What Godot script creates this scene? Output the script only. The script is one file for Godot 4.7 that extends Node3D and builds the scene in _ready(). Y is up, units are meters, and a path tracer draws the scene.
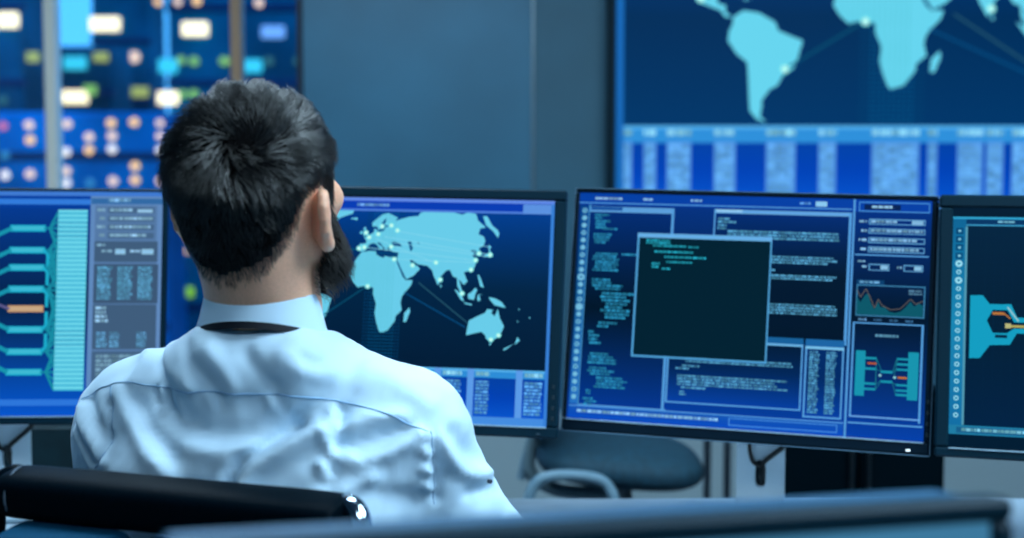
extends Node3D
# A man in a light shirt seated before a curved row of monitors in a dim blue control room with a big wall map.

const EYE := Vector3(0.0, 1.30, 0.0)
const PITCH_DOWN := 4.0
const FOCAL_PIXELS := 1400.0
const BACK_Z := -5.4
const DESK_Y := 0.74

var rng := RandomNumberGenerator.new()
var used_names := {}


func _ready() -> void:
	rng.seed = 7
	make_camera_and_light()
	make_room()
	make_city()
	make_wall_display()
	make_desk()
	make_monitors()
	make_back_furniture()
	make_office_chair()
	make_person()


# ------------------------------------------------------------------ camera, sky, lights
func make_camera_and_light() -> void:
	var cam := Camera3D.new()
	cam.name = "camera"
	var lens := CameraAttributesPhysical.new()
	lens.frustum_focal_length = 12.0 / (269.0 / FOCAL_PIXELS)
	lens.frustum_focus_distance = 1.60
	lens.exposure_aperture = 4.9
	lens.frustum_near = 0.05
	lens.frustum_far = 600.0
	cam.attributes = lens
	cam.position = EYE
	cam.rotation_degrees = Vector3(-PITCH_DOWN, 0, 0)
	add_child(cam)
	cam.current = true
	var env := Environment.new()
	env.background_mode = Environment.BG_SKY
	var sky := Sky.new()
	var air := ProceduralSkyMaterial.new()
	air.sky_top_color = Color(0.10, 0.46, 0.76)
	air.sky_horizon_color = Color(0.24, 0.53, 0.75)
	air.ground_bottom_color = Color(0.03, 0.10, 0.20)
	air.ground_horizon_color = Color(0.10, 0.28, 0.48)
	air.sky_curve = 0.25
	air.sky_energy_multiplier = 1.75
	sky.sky_material = air
	env.sky = sky
	env.tonemap_mode = Environment.TONE_MAPPER_LINEAR
	env.tonemap_exposure = 1.0
	env.sdfgi_enabled = true
	env.ssao_enabled = true
	env.ssil_enabled = true
	var we := WorldEnvironment.new()
	we.name = "environment"
	we.environment = env
	add_child(we)
	# ceiling light panels of the room
	ceiling_panel(Vector3(1.75, 2.98, -0.95), Vector2(1.8, 1.2), 14.5, "large square ceiling light panel over the aisle beside the desk")
	ceiling_panel(Vector3(0.55, 2.98, 0.75), Vector2(1.2, 0.6), 4.0, "ceiling light panel above the second desk row")
	ceiling_panel(Vector3(-0.55, 2.98, -1.75), Vector2(1.2, 0.6), 4.2, "ceiling light panel above the seated man")
	ceiling_panel(Vector3(-0.9, 2.98, -3.3), Vector2(1.2, 0.6), 4.8, "unseen ceiling light panel added to brighten the back wall and mullions")  # extra panel, put here to brighten the back wall and mullions


func ceiling_panel(at_: Vector3, size: Vector2, energy: float, label: String) -> void:
	var t := thing("ceiling_light", label, "ceiling light", at_, 0.0, "ceiling light panels")
	var m := mat(Color(0.75, 0.78, 0.8), 0.5)
	var st := tool_()
	for s in [-1, 1]:
		rbox(st, Vector3(size.x + 0.06, 0.04, 0.03), 0.004, Transform3D(Basis(), Vector3(0, 0, s * (size.y / 2 + 0.015))))
		rbox(st, Vector3(0.03, 0.04, size.y), 0.004, Transform3D(Basis(), Vector3(s * (size.x / 2 + 0.015), 0, 0)))
	part("frame", st, m, t)
	var glow := mat(Color(0.8, 0.85, 0.9), 0.5)
	glow.emission_enabled = true
	glow.emission = Color(0.82, 0.92, 1.0)
	glow.emission_energy_multiplier = 0.8
	st = tool_()
	rbox(st, Vector3(size.x, 0.02, size.y), 0.002, Transform3D(Basis(), Vector3(0, 0.005, 0)))
	part("diffuser", st, glow, t)
	var l := AreaLight3D.new()
	l.name = "panel_light"
	l.area_size = size
	l.light_color = Color(0.80, 0.925, 1.0)
	l.light_energy = energy
	l.area_range = 12.0
	l.shadow_enabled = true
	l.position = Vector3(0, -0.03, 0)
	l.rotation_degrees = Vector3(-90, 0, 0)
	t.add_child(l)


# ------------------------------------------------------------------ helpers
func at(u: float, v: float, depth: float) -> Vector3:
	var d := Vector3((u - 512.0) / FOCAL_PIXELS, (269.0 - v) / FOCAL_PIXELS, -1.0)
	d = Basis(Vector3.RIGHT, deg_to_rad(-PITCH_DOWN)) * d
	return EYE + d * (depth / -d.z)


func numbered(called: String) -> String:
	if not used_names.has(called):
		used_names[called] = 0
		return called
	used_names[called] += 1
	return "%s_%03d" % [called, used_names[called]]


func thing(called: String, label: String, category: String, where := Vector3.ZERO, turn := 0.0, group := "", kind := "") -> Node3D:
	var o := Node3D.new()
	o.name = numbered(called)
	add_child(o)
	o.position = where
	o.rotation.y = turn
	tag(o, label, category, group, kind)
	return o


func tag(o: Node, label: String, category: String, group := "", kind := "") -> void:
	o.set_meta("label", label)
	o.set_meta("category", category)
	if group:
		o.set_meta("group", group)
	if kind:
		o.set_meta("kind", kind)


func put(called: String, mesh: Mesh, m: Material, parent: Node, xf := Transform3D()) -> MeshInstance3D:
	var o := MeshInstance3D.new()
	o.name = called
	o.mesh = mesh
	o.material_override = m
	parent.add_child(o, true)
	o.transform = xf
	return o


func part(called: String, st: SurfaceTool, m: Material, parent: Node, xf := Transform3D()) -> MeshInstance3D:
	return put(called, st.commit(), m, parent, xf)


func structure(called: String, label: String, category: String, st: SurfaceTool, m: Material) -> MeshInstance3D:
	var o := part(called, st, m, self)
	tag(o, label, category, "", "structure")
	return o


func mat(c: Color, rough := 0.6, metal := 0.0, spec := 0.5) -> StandardMaterial3D:
	var m := StandardMaterial3D.new()
	m.albedo_color = c
	m.roughness = rough
	m.metallic = metal
	m.metallic_specular = spec
	return m


func noisy(c: Color, spread: float, scale: float, rough := 0.6, relief := 0.0, seed_ := 3, detail := 0.02) -> StandardMaterial3D:
	var m := mat(c, rough)
	var n := FastNoiseLite.new()
	n.seed = seed_
	n.frequency = detail
	n.fractal_octaves = 4
	var t := NoiseTexture2D.new()
	t.width = 256
	t.height = 256
	t.seamless = true
	t.noise = n
	var g := Gradient.new()
	g.set_color(0, Color(1, 1, 1) * (1.0 - spread) + Color(0, 0, 0, 1))
	g.set_color(1, Color(1, 1, 1))
	t.color_ramp = g
	m.albedo_texture = t
	m.uv1_triplanar = true
	m.uv1_scale = Vector3.ONE * scale
	if relief > 0.0:
		m.heightmap_enabled = true
		m.heightmap_texture = t
		m.heightmap_scale = relief
	return m


func tool_() -> SurfaceTool:
	var st := SurfaceTool.new()
	st.begin(Mesh.PRIMITIVE_TRIANGLES)
	return st


func tri(st: SurfaceTool, a: Vector3, b: Vector3, c: Vector3, n: Vector3) -> void:
	if (b - a).cross(c - a).dot(n) > 0.0:
		var k := b
		b = c
		c = k
	for p in [a, b, c]:
		st.set_normal(n)
		st.add_vertex(p)


func quad(st: SurfaceTool, a: Vector3, b: Vector3, c: Vector3, d: Vector3, towards: Vector3) -> void:
	var n := (b - a).cross(c - a)
	if n.length() < 1e-12:
		n = (c - a).cross(d - a)
	n = n.normalized()
	if n.dot(towards) < 0.0:
		n = -n
	tri(st, a, b, c, n)
	tri(st, a, c, d, n)


# a box with chamfered edges
func rbox(st: SurfaceTool, size: Vector3, r: float, xf := Transform3D()) -> void:
	var h := size / 2.0
	r = minf(r, minf(h.x, minf(h.y, h.z)) * 0.99)
	var axes := [Vector3.RIGHT, Vector3.UP, Vector3.BACK]
	for a in 3:
		var b := (a + 1) % 3
		var c := (a + 2) % 3
		var ea: Vector3 = axes[a]
		var eb: Vector3 = axes[b]
		var ec: Vector3 = axes[c]
		for s in [-1.0, 1.0]:
			var q := []
			for k in [[-1.0, -1.0], [1.0, -1.0], [1.0, 1.0], [-1.0, 1.0]]:
				q.append(xf * (ea * s * h[a] + eb * k[0] * (h[b] - r) + ec * k[1] * (h[c] - r)))
			quad(st, q[0], q[1], q[2], q[3], xf.basis * (ea * s))
			for s2 in [-1.0, 1.0]:   # edges along c, between face a and face b
				var p0: Vector3 = ea * s * h[a] + eb * s2 * (h[b] - r)
				var p1: Vector3 = ea * s * (h[a] - r) + eb * s2 * h[b]
				var l := ec * (h[c] - r)
				quad(st, xf * (p0 - l), xf * (p0 + l), xf * (p1 + l), xf * (p1 - l), xf.basis * (ea * s + eb * s2))
	for sx in [-1.0, 1.0]:
		for sy in [-1.0, 1.0]:
			for sz in [-1.0, 1.0]:
				var s3 := Vector3(sx, sy, sz)
				var n := (xf.basis * s3).normalized()
				tri(st, xf * (s3 * Vector3(h.x, h.y - r, h.z - r)), xf * (s3 * Vector3(h.x - r, h.y, h.z - r)), xf * (s3 * Vector3(h.x - r, h.y - r, h.z)), n)


func box(st: SurfaceTool, lo: Vector3, hi: Vector3, r := 0.0015) -> void:
	rbox(st, hi - lo, r, Transform3D(Basis(), (lo + hi) / 2.0))


# a smooth tube along points; radii may be one number or one for each point; flat squashes it along one axis
func tube(st: SurfaceTool, pts: Array, radius, sides := 12, caps := true) -> void:
	var n := pts.size()
	var rings := []
	var norms := []
	var ref := Vector3.UP
	for i in n:
		var d: Vector3 = (pts[mini(i + 1, n - 1)] - pts[maxi(i - 1, 0)]).normalized()
		if absf(d.dot(ref)) > 0.95:
			ref = Vector3.RIGHT if absf(d.x) < 0.9 else Vector3.BACK
		var x := d.cross(ref).normalized()
		var y := d.cross(x).normalized()
		ref = -y if i > 0 else ref
		ref = x.cross(d).normalized()
		var r: float = radius[i] if radius is Array else radius
		var ring := []
		var nn := []
		for k in sides:
			var a := TAU * k / sides
			var v := x * cos(a) + ref * sin(a)
			ring.append(pts[i] + v * r)
			nn.append(v)
		rings.append(ring)
		norms.append(nn)
	for i in n - 1:
		for k in sides:
			var k2 := (k + 1) % sides
			smooth_quad(st, rings[i][k], rings[i][k2], rings[i + 1][k2], rings[i + 1][k], norms[i][k], norms[i][k2], norms[i + 1][k2], norms[i + 1][k])
	if caps:
		for e in [0, n - 1]:
			var d: Vector3 = (pts[0] - pts[1]) if e == 0 else (pts[n - 1] - pts[n - 2])
			for k in sides:
				tri(st, pts[e], rings[e][k], rings[e][(k + 1) % sides], d.normalized())


func smooth_quad(st: SurfaceTool, a: Vector3, b: Vector3, c: Vector3, d: Vector3, na: Vector3, nb: Vector3, nc: Vector3, nd: Vector3) -> void:
	var p := [a, b, c, d]
	var q := [na, nb, nc, nd]
	var order := [0, 1, 2, 0, 2, 3]
	if (b - a).cross(c - a).dot(na + nb + nc + nd) > 0.0:
		order = [0, 2, 1, 0, 3, 2]
	for k in order:
		st.set_normal(q[k])
		st.add_vertex(p[k])


func lathe(st: SurfaceTool, profile: Array, xf := Transform3D(), sides := 28) -> void:
	for i in profile.size() - 1:
		var a: Vector2 = profile[i]
		var b: Vector2 = profile[i + 1]
		var d := (b - a).normalized()
		var nr := Vector2(d.y, -d.x)
		for k in sides:
			var t0 := TAU * k / sides
			var t1 := TAU * (k + 1) / sides
			var c0 := Vector3(cos(t0), 0, sin(t0))
			var c1 := Vector3(cos(t1), 0, sin(t1))
			var n0 := xf.basis * (c0 * nr.x + Vector3.UP * nr.y)
			var n1 := xf.basis * (c1 * nr.x + Vector3.UP * nr.y)
			smooth_quad(st, xf * (c0 * a.x + Vector3.UP * a.y), xf * (c1 * a.x + Vector3.UP * a.y), xf * (c1 * b.x + Vector3.UP * b.y), xf * (c0 * b.x + Vector3.UP * b.y), n0, n1, n1, n0)


# rounded cushion: a superellipsoid
func cushion(st: SurfaceTool, half: Vector3, xf := Transform3D(), e1 := 0.35, e2 := 0.35, nu := 40, nv := 22) -> void:
	var grid := []
	for j in nv + 1:
		var row := []
		var v := -PI / 2 + PI * j / nv
		for i in nu:
			var u := TAU * i / nu
			var cv := pow(absf(cos(v)), e1)
			var p := Vector3(half.x * cv * signf(cos(u)) * pow(absf(cos(u)), e2), half.y * signf(sin(v)) * pow(absf(sin(v)), e1), half.z * cv * signf(sin(u)) * pow(absf(sin(u)), e2))
			var n := Vector3(pow(absf(cos(v)), 2.0 - e1) * signf(cos(u)) * pow(absf(cos(u)), 2.0 - e2) / half.x, signf(sin(v)) * pow(absf(sin(v)), 2.0 - e1) / half.y, pow(absf(cos(v)), 2.0 - e1) * signf(sin(u)) * pow(absf(sin(u)), 2.0 - e2) / half.z)
			if n.length() < 1e-9:
				n = Vector3.UP * signf(v)
			row.append([xf * p, (xf.basis * n).normalized()])
		grid.append(row)
	for j in nv:
		for i in nu:
			var i2 := (i + 1) % nu
			var a = grid[j][i]
			var b = grid[j][i2]
			var c = grid[j + 1][i2]
			var d = grid[j + 1][i]
			smooth_quad(st, a[0], b[0], c[0], d[0], a[1], b[1], c[1], d[1])


func curve(points: Array, steps := 8) -> Array:
	var c := Curve3D.new()
	for i in points.size():
		var t: Vector3 = (points[mini(i + 1, points.size() - 1)] - points[maxi(i - 1, 0)]) / 6.0
		c.add_point(points[i], -t, t)
	var out := []
	for i in points.size() - 1:
		for k in steps:
			out.append(c.sample(i, float(k) / steps))
	out.append(points[-1])
	return out


# ------------------------------------------------------------------ room
func make_room() -> void:
	var left := -3.2
	var right := 3.6
	var front := 2.6
	var top := 3.02
	var win_r := -0.80      # the glazing fills the back wall from the corner to here
	var st := tool_()
	box(st, Vector3(left - 0.2, -0.12, BACK_Z - 0.2), Vector3(right + 0.2, 0, front + 0.2))
	structure("floor", "dark blue-grey carpet floor of the control room", "floor", st, noisy(Color(0.40, 0.48, 0.54), 0.35, 3.0, 0.9, 0.0, 5, 0.08))
	st = tool_()
	box(st, Vector3(left - 0.2, top, BACK_Z - 0.2), Vector3(right + 0.2, top + 0.15, front + 0.2))
	structure("ceiling", "plain grey ceiling of the control room", "ceiling", st, mat(Color(0.42, 0.50, 0.56), 0.9))
	var wall_m := noisy(Color(0.40, 0.55, 0.62), 0.12, 0.6, 0.55, 0.0, 9, 0.012)
	st = tool_()
	box(st, Vector3(left - 0.2, 0, BACK_Z - 0.2), Vector3(left, top, front))
	structure("wall_left", "blue-grey painted side wall beside the windows", "wall", st, wall_m)
	st = tool_()
	box(st, Vector3(right, 0, BACK_Z - 0.2), Vector3(right + 0.2, top, front))
	structure("wall_right", "blue-grey painted side wall opposite the windows", "wall", st, wall_m)
	st = tool_()
	box(st, Vector3(left - 0.2, 0, front), Vector3(right + 0.2, top, front + 0.2))
	structure("wall_front", "blue-grey painted wall behind the workstations", "wall", st, wall_m)
	# back wall: a core with two facing panels and a thin metal strip in the joint between them
	st = tool_()
	box(st, Vector3(win_r, 0, BACK_Z - 0.2), Vector3(right, top, BACK_Z - 0.03))
	box(st, Vector3(left, 2.96, BACK_Z - 0.2), Vector3(win_r, top, BACK_Z - 0.03))
	var wall := structure("wall_back", "blue-grey panelled back wall that carries the map display", "wall", st, mat(Color(0.10, 0.14, 0.17), 0.7))
	var joint := at(533, 100, 5.4).x
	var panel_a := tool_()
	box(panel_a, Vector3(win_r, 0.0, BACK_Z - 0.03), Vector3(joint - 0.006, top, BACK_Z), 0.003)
	var pa := part("wall_panel", panel_a, noisy(Color(0.24, 0.49, 0.61), 0.16, 0.5, 0.42, 0.0, 21, 0.010), wall)  # mottled colour paints soft reflections on the glossy panel
	pa.set_meta("label", "blue-grey wall panel next to the window")
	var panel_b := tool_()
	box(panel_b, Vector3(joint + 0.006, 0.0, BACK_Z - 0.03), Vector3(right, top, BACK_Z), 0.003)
	var pb := part("wall_panel", panel_b, noisy(Color(0.22, 0.43, 0.52), 0.10, 0.5, 0.5, 0.0, 22, 0.010), wall)  # faint mottling again painted as reflections
	pb.set_meta("label", "grey-green wall panel behind the map display")
	st = tool_()
	box(st, Vector3(joint - 0.005, 0.0, BACK_Z - 0.03), Vector3(joint + 0.005, top, BACK_Z + 0.004), 0.002)
	var strip := part("joint_strip", st, mat(Color(0.62, 0.70, 0.74), 0.3, 0.8), wall)
	strip.set_meta("label", "thin bright metal strip in the wall joint")
	st = tool_()
	box(st, Vector3(win_r, 0.0, BACK_Z), Vector3(right, 0.37, BACK_Z + 0.02), 0.004)
	structure("baseboard_back", "tall pale grey skirting along the back wall", "baseboard", st, mat(Color(0.62, 0.70, 0.73), 0.55))
	# glazing
	var w := thing("window_1", "floor-to-ceiling night window with mullions beside the grey wall", "window", Vector3((left + win_r) / 2, 0, BACK_Z - 0.1), 0.0, "", "structure")
	var x0 := left - w.position.x
	var x1 := win_r - w.position.x
	var frame_m := mat(Color(0.10, 0.17, 0.24), 0.5, 0.3)
	st = tool_()
	box(st, Vector3(x0, 0.0, -0.03), Vector3(x1, 0.06, 0.03))
	box(st, Vector3(x0, 2.90, -0.03), Vector3(x1, 2.96, 0.03))
	box(st, Vector3(x1 - 0.035, 0.06, -0.03), Vector3(x1, 2.90, 0.03))
	box(st, Vector3(x0, 0.06, -0.03), Vector3(x0 + 0.04, 2.90, 0.03))
	part("window_frame", st, frame_m, w)
	var ma := at(54, 100, 5.5).x - w.position.x
	var mb := at(238, 50, 5.5).x - w.position.x
	for k in 2:
		st = tool_()
		var cx: float = [ma, mb][k]
		box(st, Vector3(cx - 0.021, 0.06, -0.035), Vector3(cx + 0.021, 2.90, 0.05), 0.004)
		var mm := part("mullion", st, mat([Color(0.95, 0.92, 0.86), Color(0.66, 0.52, 0.40)][k], 0.5), w)
		mm.set_meta("label", ["pale cream mullion", "tan brown mullion"][k])
	var glass := mat(Color(0.10, 0.22, 0.34, 0.03), 0.03)
	glass.transparency = BaseMaterial3D.TRANSPARENCY_ALPHA
	var edges := [x0 + 0.04, ma - 0.021, ma + 0.021, mb - 0.021, mb + 0.021, x1 - 0.035]
	for k in 3:
		st = tool_()
		box(st, Vector3(edges[k * 2], 0.06, -0.004), Vector3(edges[k * 2 + 1], 2.90, 0.004), 0.0005)
		part("pane", st, glass, w)


# ------------------------------------------------------------------ the city outside
func glow_mat(c: Color, power: float) -> StandardMaterial3D:
	var m := mat(c.darkened(0.3), 0.5)
	m.emission_enabled = true
	m.emission = c
	m.emission_energy_multiplier = power
	return m


func make_city() -> void:
	var st := tool_()
	box(st, Vector3(-200, -31, -260), Vector3(120, -30, BACK_Z - 8.0))
	structure("ground", "dark street level far below the window", "ground", st, mat(Color(0.10, 0.16, 0.24), 0.9))
	var cream := glow_mat(Color(1.0, 0.95, 0.78), 1.9)
	var ice := glow_mat(Color(0.45, 0.68, 0.95), 1.1)
	var cyan := glow_mat(Color(0.22, 0.78, 0.88), 1.2)
	var olive := glow_mat(Color(0.62, 0.68, 0.36), 1.1)
	var green := glow_mat(Color(0.48, 0.72, 0.36), 1.2)
	var dim_green := glow_mat(Color(0.20, 0.42, 0.42), 0.9)
	var amber := glow_mat(Color(1.0, 0.80, 0.52), 1.5)
	var pink := glow_mat(Color(1.0, 0.86, 0.74), 1.3)
	var white := glow_mat(Color(0.96, 0.94, 0.90), 1.4)
	var rose := glow_mat(Color(0.86, 0.45, 0.55), 1.3)
	var teal := glow_mat(Color(0.22, 0.55, 0.72), 1.0)
	var lime := glow_mat(Color(0.52, 0.80, 0.12), 1.1)
	var dark := noisy(Color(0.04, 0.54, 0.64), 0.45, 0.03, 0.6, 0.0, 31)
	var blue := noisy(Color(0.0, 0.64, 0.90), 0.35, 0.03, 0.35, 0.0, 32)
	blue.metallic = 0.55
	blue.metallic_specular = 0.1
	dark.metallic_specular = 0.1
	# each building: pixel edges, roof line, distance, depth, facade, then its lit windows [u, v, width, height, material]
	var specs := [
		["office_tower", "dark office tower with large cream lit windows left of the pale mullion", -260, 20, -70, 62.0, dark, [[8, 20, 18, 12, cream], [33, 57, 10, 7, olive], [3, 100, 5, 8, dim_green], [-40, 21, 22, 12, cream], [-42, 58, 16, 8, cyan], [-30, 96, 22, 10, cream]]],
		["office_tower", "low dark office block between the pale mullion and the narrow tower", 18, 112, 46, 70.0, dark, [[75, 63, 20, 10, cyan], [101, 57, 12, 6, olive], [38, 92, 14, 6, olive], [90, 90, 10, 7, green], [75, 97, 23, 10, cream], [50, 92, 8, 8, amber]]],
		["office_tower", "narrow dark tower with one wide cream window", 90, 148, -60, 78.0, dark, [[105, 24, 27, 11, cream], [134, 57, 8, 7, pink], [139, 92, 16, 7, olive], [158, 2, 4, 4, amber]]],
		["office_tower", "dark office tower with cyan and green lit floors beside the tan mullion", 166, 430, -90, 62.0, dark, [[340, 30, 20, 9, cream], [372, 66, 15, 10, cyan], [352, 98, 18, 10, cream], [400, 31, 20, 9, ice], [396, 98, 16, 9, olive], [360, 150, 5, 5, amber], [390, 170, 5, 5, pink], [195, 29, 23, 11, cream], [273, 32, 20, 9, ice], [178, 2, 4, 4, pink], [197, 1, 5, 5, amber], [259, 3, 5, 5, pink], [168, 66, 16, 11, cyan], [181, 60, 5, 5, green], [194, 61, 6, 6, green], [224, 61, 6, 6, green], [233, 61, 5, 5, olive], [253, 66, 15, 10, cyan], [269, 61, 6, 5, dim_green], [298, 61, 6, 5, dim_green], [168, 98, 18, 10, cream], [183, 94, 5, 5, green], [194, 94, 6, 6, green], [221, 93, 6, 6, green], [181, 234, 3, 3, amber], [185, 251, 4, 4, amber], [180, 305, 4, 4, pink], [183, 292, 18, 7, lime]]],
		["glass_building", "low blue glass building with rows of small warm windows", -240, 163, 112, 54.0, blue, [[3, 126, 4, 4, rose], [29, 125, 5, 5, pink], [30, 140, 5, 5, amber], [5, 155, 5, 5, teal], [5, 175, 5, 5, white], [30, 174, 5, 5, pink], [67, 124, 5, 5, pink], [66, 152, 5, 5, white], [66, 171, 5, 5, pink], [66, 183, 5, 5, white], [89, 137, 5, 5, pink], [89, 150, 5, 5, amber], [111, 123, 5, 5, amber], [112, 136, 5, 5, pink], [112, 149, 5, 5, white], [113, 181, 5, 5, pink], [90, 183, 5, 5, teal], [134, 122, 5, 5, amber], [135, 166, 5, 5, amber], [135, 180, 5, 5, amber], [160, 123, 4, 5, pink], [160, 136, 4, 5, pink], [160, 150, 4, 5, white], [160, 181, 4, 5, pink], [-20, 140, 5, 5, amber], [-22, 160, 5, 5, pink], [-40, 126, 5, 5, white], [-44, 176, 5, 5, amber]]],
	]
	for s in specs:
		var depth: float = s[5]
		var a := at(s[2], s[4], depth)
		var b := at(s[3], s[4], depth)
		var t := thing(s[0], s[1], "building", Vector3((a.x + b.x) / 2, -30, -depth), 0.0, "city buildings outside the window")
		var hw := (b.x - a.x) / 2
		st = tool_()
		box(st, Vector3(-hw, 0, -3.5), Vector3(hw, a.y + 30, 0), 0.1)
		part("facade", st, s[6], t)
		st = tool_()      # floor bands
		var y := 2.0
		while y < a.y + 29:
			box(st, Vector3(-hw - 0.05, y, -0.2), Vector3(hw + 0.05, y + 0.35, 0.12), 0.02)
			y += 3.3
		var bands := part("floor_edge", st, mat(Color(0.01, 0.20, 0.36), 0.7), t)
		bands.set_meta("kind", "stuff")
		for q in s[7]:
			var c := at(q[0], q[1], depth - 0.15) - t.position
			var px := depth / FOCAL_PIXELS
			var mesh: Mesh
			if q[2] <= 8:
				var disc := CylinderMesh.new()
				disc.top_radius = (q[2] + 3.0) * 0.5 * px
				disc.bottom_radius = (q[2] + 3.0) * 0.5 * px
				disc.height = 0.12
				disc.radial_segments = 12
				disc.rings = 0
				put("lit_window", disc, q[4], t, Transform3D(Basis(Vector3.RIGHT, PI / 2), c))
			else:
				var w := tool_()
				rbox(w, Vector3((q[2] + 3.0) * px, (q[3] + 3.0) * px, 0.12), 0.04)
				part("lit_window", w, q[4], t, Transform3D(Basis(), c))


# ------------------------------------------------------------------ drawing on screens (0..1000 across and down)
const LANDS := [
	[-17, 15, -16, 20, -13, 27, -10, 31, -6, 35.5, 3, 37, 10, 37, 11, 34, 15, 32, 20, 31, 20, 33, 25, 32, 32, 31, 34, 28, 37, 21, 40, 15, 43, 12, 51, 12, 49, 7, 44, 2, 40, -3, 39, -8, 41, -15, 35, -20, 35, -24, 32, -28, 28, -33, 20, -35, 18, -33, 15, -27, 12, -18, 13, -10, 9, -1, 9, 4, 4, 6, -4, 5, -8, 4.5, -13, 9],
	[-9, 37, -9, 43, -2, 43.5, -1, 46, -4, 48.5, 2, 51, 8, 54, 8, 57, 11, 56, 12, 54, 20, 55, 22, 58, 28, 60, 22, 60, 21, 63, 25, 65.5, 22, 65.5, 17, 61, 18, 59, 14, 55.5, 11, 59, 6, 58.5, 5, 62, 12, 66, 20, 70, 28, 71, 40, 67, 35, 64, 44, 66, 55, 68, 68, 69, 73, 72, 80, 73, 100, 76, 113, 74, 130, 71, 140, 73, 150, 72, 146, 66, 150, 60, 142, 59, 136, 54, 141, 52, 140, 48, 135, 43.5, 130, 42, 128, 39, 129, 35, 126, 35, 125, 39, 121, 40, 118, 39, 122, 37, 119, 35, 122, 30, 118, 24, 110, 21, 106, 20, 109, 12, 105, 9, 100, 13.5, 104, 1.5, 101, 3, 98, 8, 98, 15, 94, 16, 91, 22, 87, 21, 80, 15, 80, 11, 77.5, 8, 73, 17, 72, 21, 67, 25, 57, 26, 50, 30, 48, 30, 51, 25, 56, 25, 59, 22, 52, 16, 44, 12.5, 39, 21, 35, 28, 34.5, 31, 36, 36, 30, 36.5, 27, 38, 27, 41, 32, 42, 41, 41.5, 37, 45, 33, 45.5, 30, 46, 28, 43, 24, 40.5, 23, 37, 20, 40, 14, 45, 12, 44, 18, 40.5, 16, 38, 11, 43, 8, 44, 3, 43, 0, 39, -2, 37, -6, 36],
	[152, 62, 157, 70, 163, 70, 160, 62, 163, 58, 162, 55, 157, 51, 156, 57],
	[-5, 50, 1, 51.5, 0, 53, -2, 56, -3, 58.5, -6, 57, -3, 54, -5, 52], [-10, 52, -6, 52, -6, 55, -9, 54], [-24, 65, -14, 64.5, -15, 66.5, -22, 66],
	[130, 32, 132, 34, 137, 34.5, 141, 36, 141, 41, 144, 43, 142, 45, 140, 42, 139, 38, 133, 36], [95, 5, 98, 4, 104, -2, 106, -6, 102, -4], [106, -6.3, 114, -7.5, 114, -8.8, 106, -7.5],
	[109, 1, 113, 3, 117, 7, 119, 5, 117, 1, 116, -4, 110, -3], [120, 0.8, 125, 1.5, 121, 0, 123, -4, 120, -5, 119, -2], [120, 18, 122, 18, 124, 13, 126, 7, 122, 8, 121, 13],
	[131, -1, 138, -2, 145, -5, 150, -10, 143, -9, 138, -8, 133, -4],
	[114, -22, 122, -18, 129, -15, 131, -11.5, 137, -12, 136, -15, 140, -17.5, 142, -11, 146, -19, 153, -26, 153, -31, 150, -37, 146, -39, 140, -38, 136, -34, 131, -31.5, 124, -33, 116, -35, 115, -32],
	[145, -41, 148, -41, 147, -43.5], [172.5, -35, 177, -38, 174, -42, 173, -39], [172, -41, 170, -44, 167, -47, 164, -46, 169, -43], [49, -12, 50, -16, 47, -25, 44, -25, 44, -17], [80, 9.5, 82, 7, 80, 6],
	[163, -10, 165, -11, 164, -12], [176, -17, 178, -18, 177, -19], [165, -20.5, 167, -22.3, 165.5, -22],
	[-78, 8, -72, 12, -62, 10.5, -52, 5, -50, 0, -44, -2.5, -35, -6, -37, -12, -39, -18, -42, -23, -48, -26, -53, -33, -58, -35, -62, -39, -65, -42, -66, -46, -69, -51, -66, -55, -72, -53, -75, -48, -73, -40, -71, -30, -70, -19, -76, -14, -81, -6, -80, 0, -78, 4],
	[-150, 60, -140, 60, -130, 54, -124, 48, -124, 40, -118, 33, -112, 26, -110, 23, -106, 22, -100, 17, -92, 14, -86, 12, -83, 8, -78, 8, -83, 11, -83, 15, -88, 16, -90, 21, -97, 20, -97, 26, -90, 30, -84, 30, -81, 25, -81, 31, -75, 36, -70, 42, -65, 44, -60, 47, -66, 50, -56, 52, -62, 58, -70, 62, -78, 62, -78, 56, -82, 52, -90, 57, -94, 60, -90, 66, -110, 68, -135, 69, -149, 70],
	[-84, 22, -75, 20, -78, 22.5], [-73, 19.5, -68, 18.5, -72, 18], [-45, 60, -38, 66, -22, 70, -20, 75, -60, 76, -53, 68],
]
const SEAS := [[48, 46, 52, 46, 53, 40, 50, 37, 49, 41], [30, 43, 34, 44, 40, 42.5, 36, 42, 31, 41.6], [34, 27, 36, 27, 40, 18, 43, 13, 41, 14, 37, 21], [22, 64, 24, 65, 22, 62, 19, 60, 18, 61], [59, 45, 61, 46, 61, 44]]

var cw := 1000.0
var ch := 1000.0
var im: Image


func canvas(w: int, h: int, c: Color) -> void:
	im = Image.create_empty(w, h, false, Image.FORMAT_RGB8)
	im.fill(c)
	cw = w
	ch = h


# the panels lean to cyan-blue
func hue(c: Color) -> Color:
	return Color(c.r * 0.92, c.g + 0.11 * c.b * (1.0 - c.g), c.b)


func rect(x0: float, y0: float, x1: float, y1: float, c: Color) -> void:
	var a := Vector2i(roundi(x0 * cw / 1000), roundi(y0 * ch / 1000))
	var b := Vector2i(roundi(x1 * cw / 1000), roundi(y1 * ch / 1000))
	b = Vector2i(maxi(b.x, a.x + 1), maxi(b.y, a.y + 1))
	im.fill_rect(Rect2i(a, b - a), hue(c))


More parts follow.
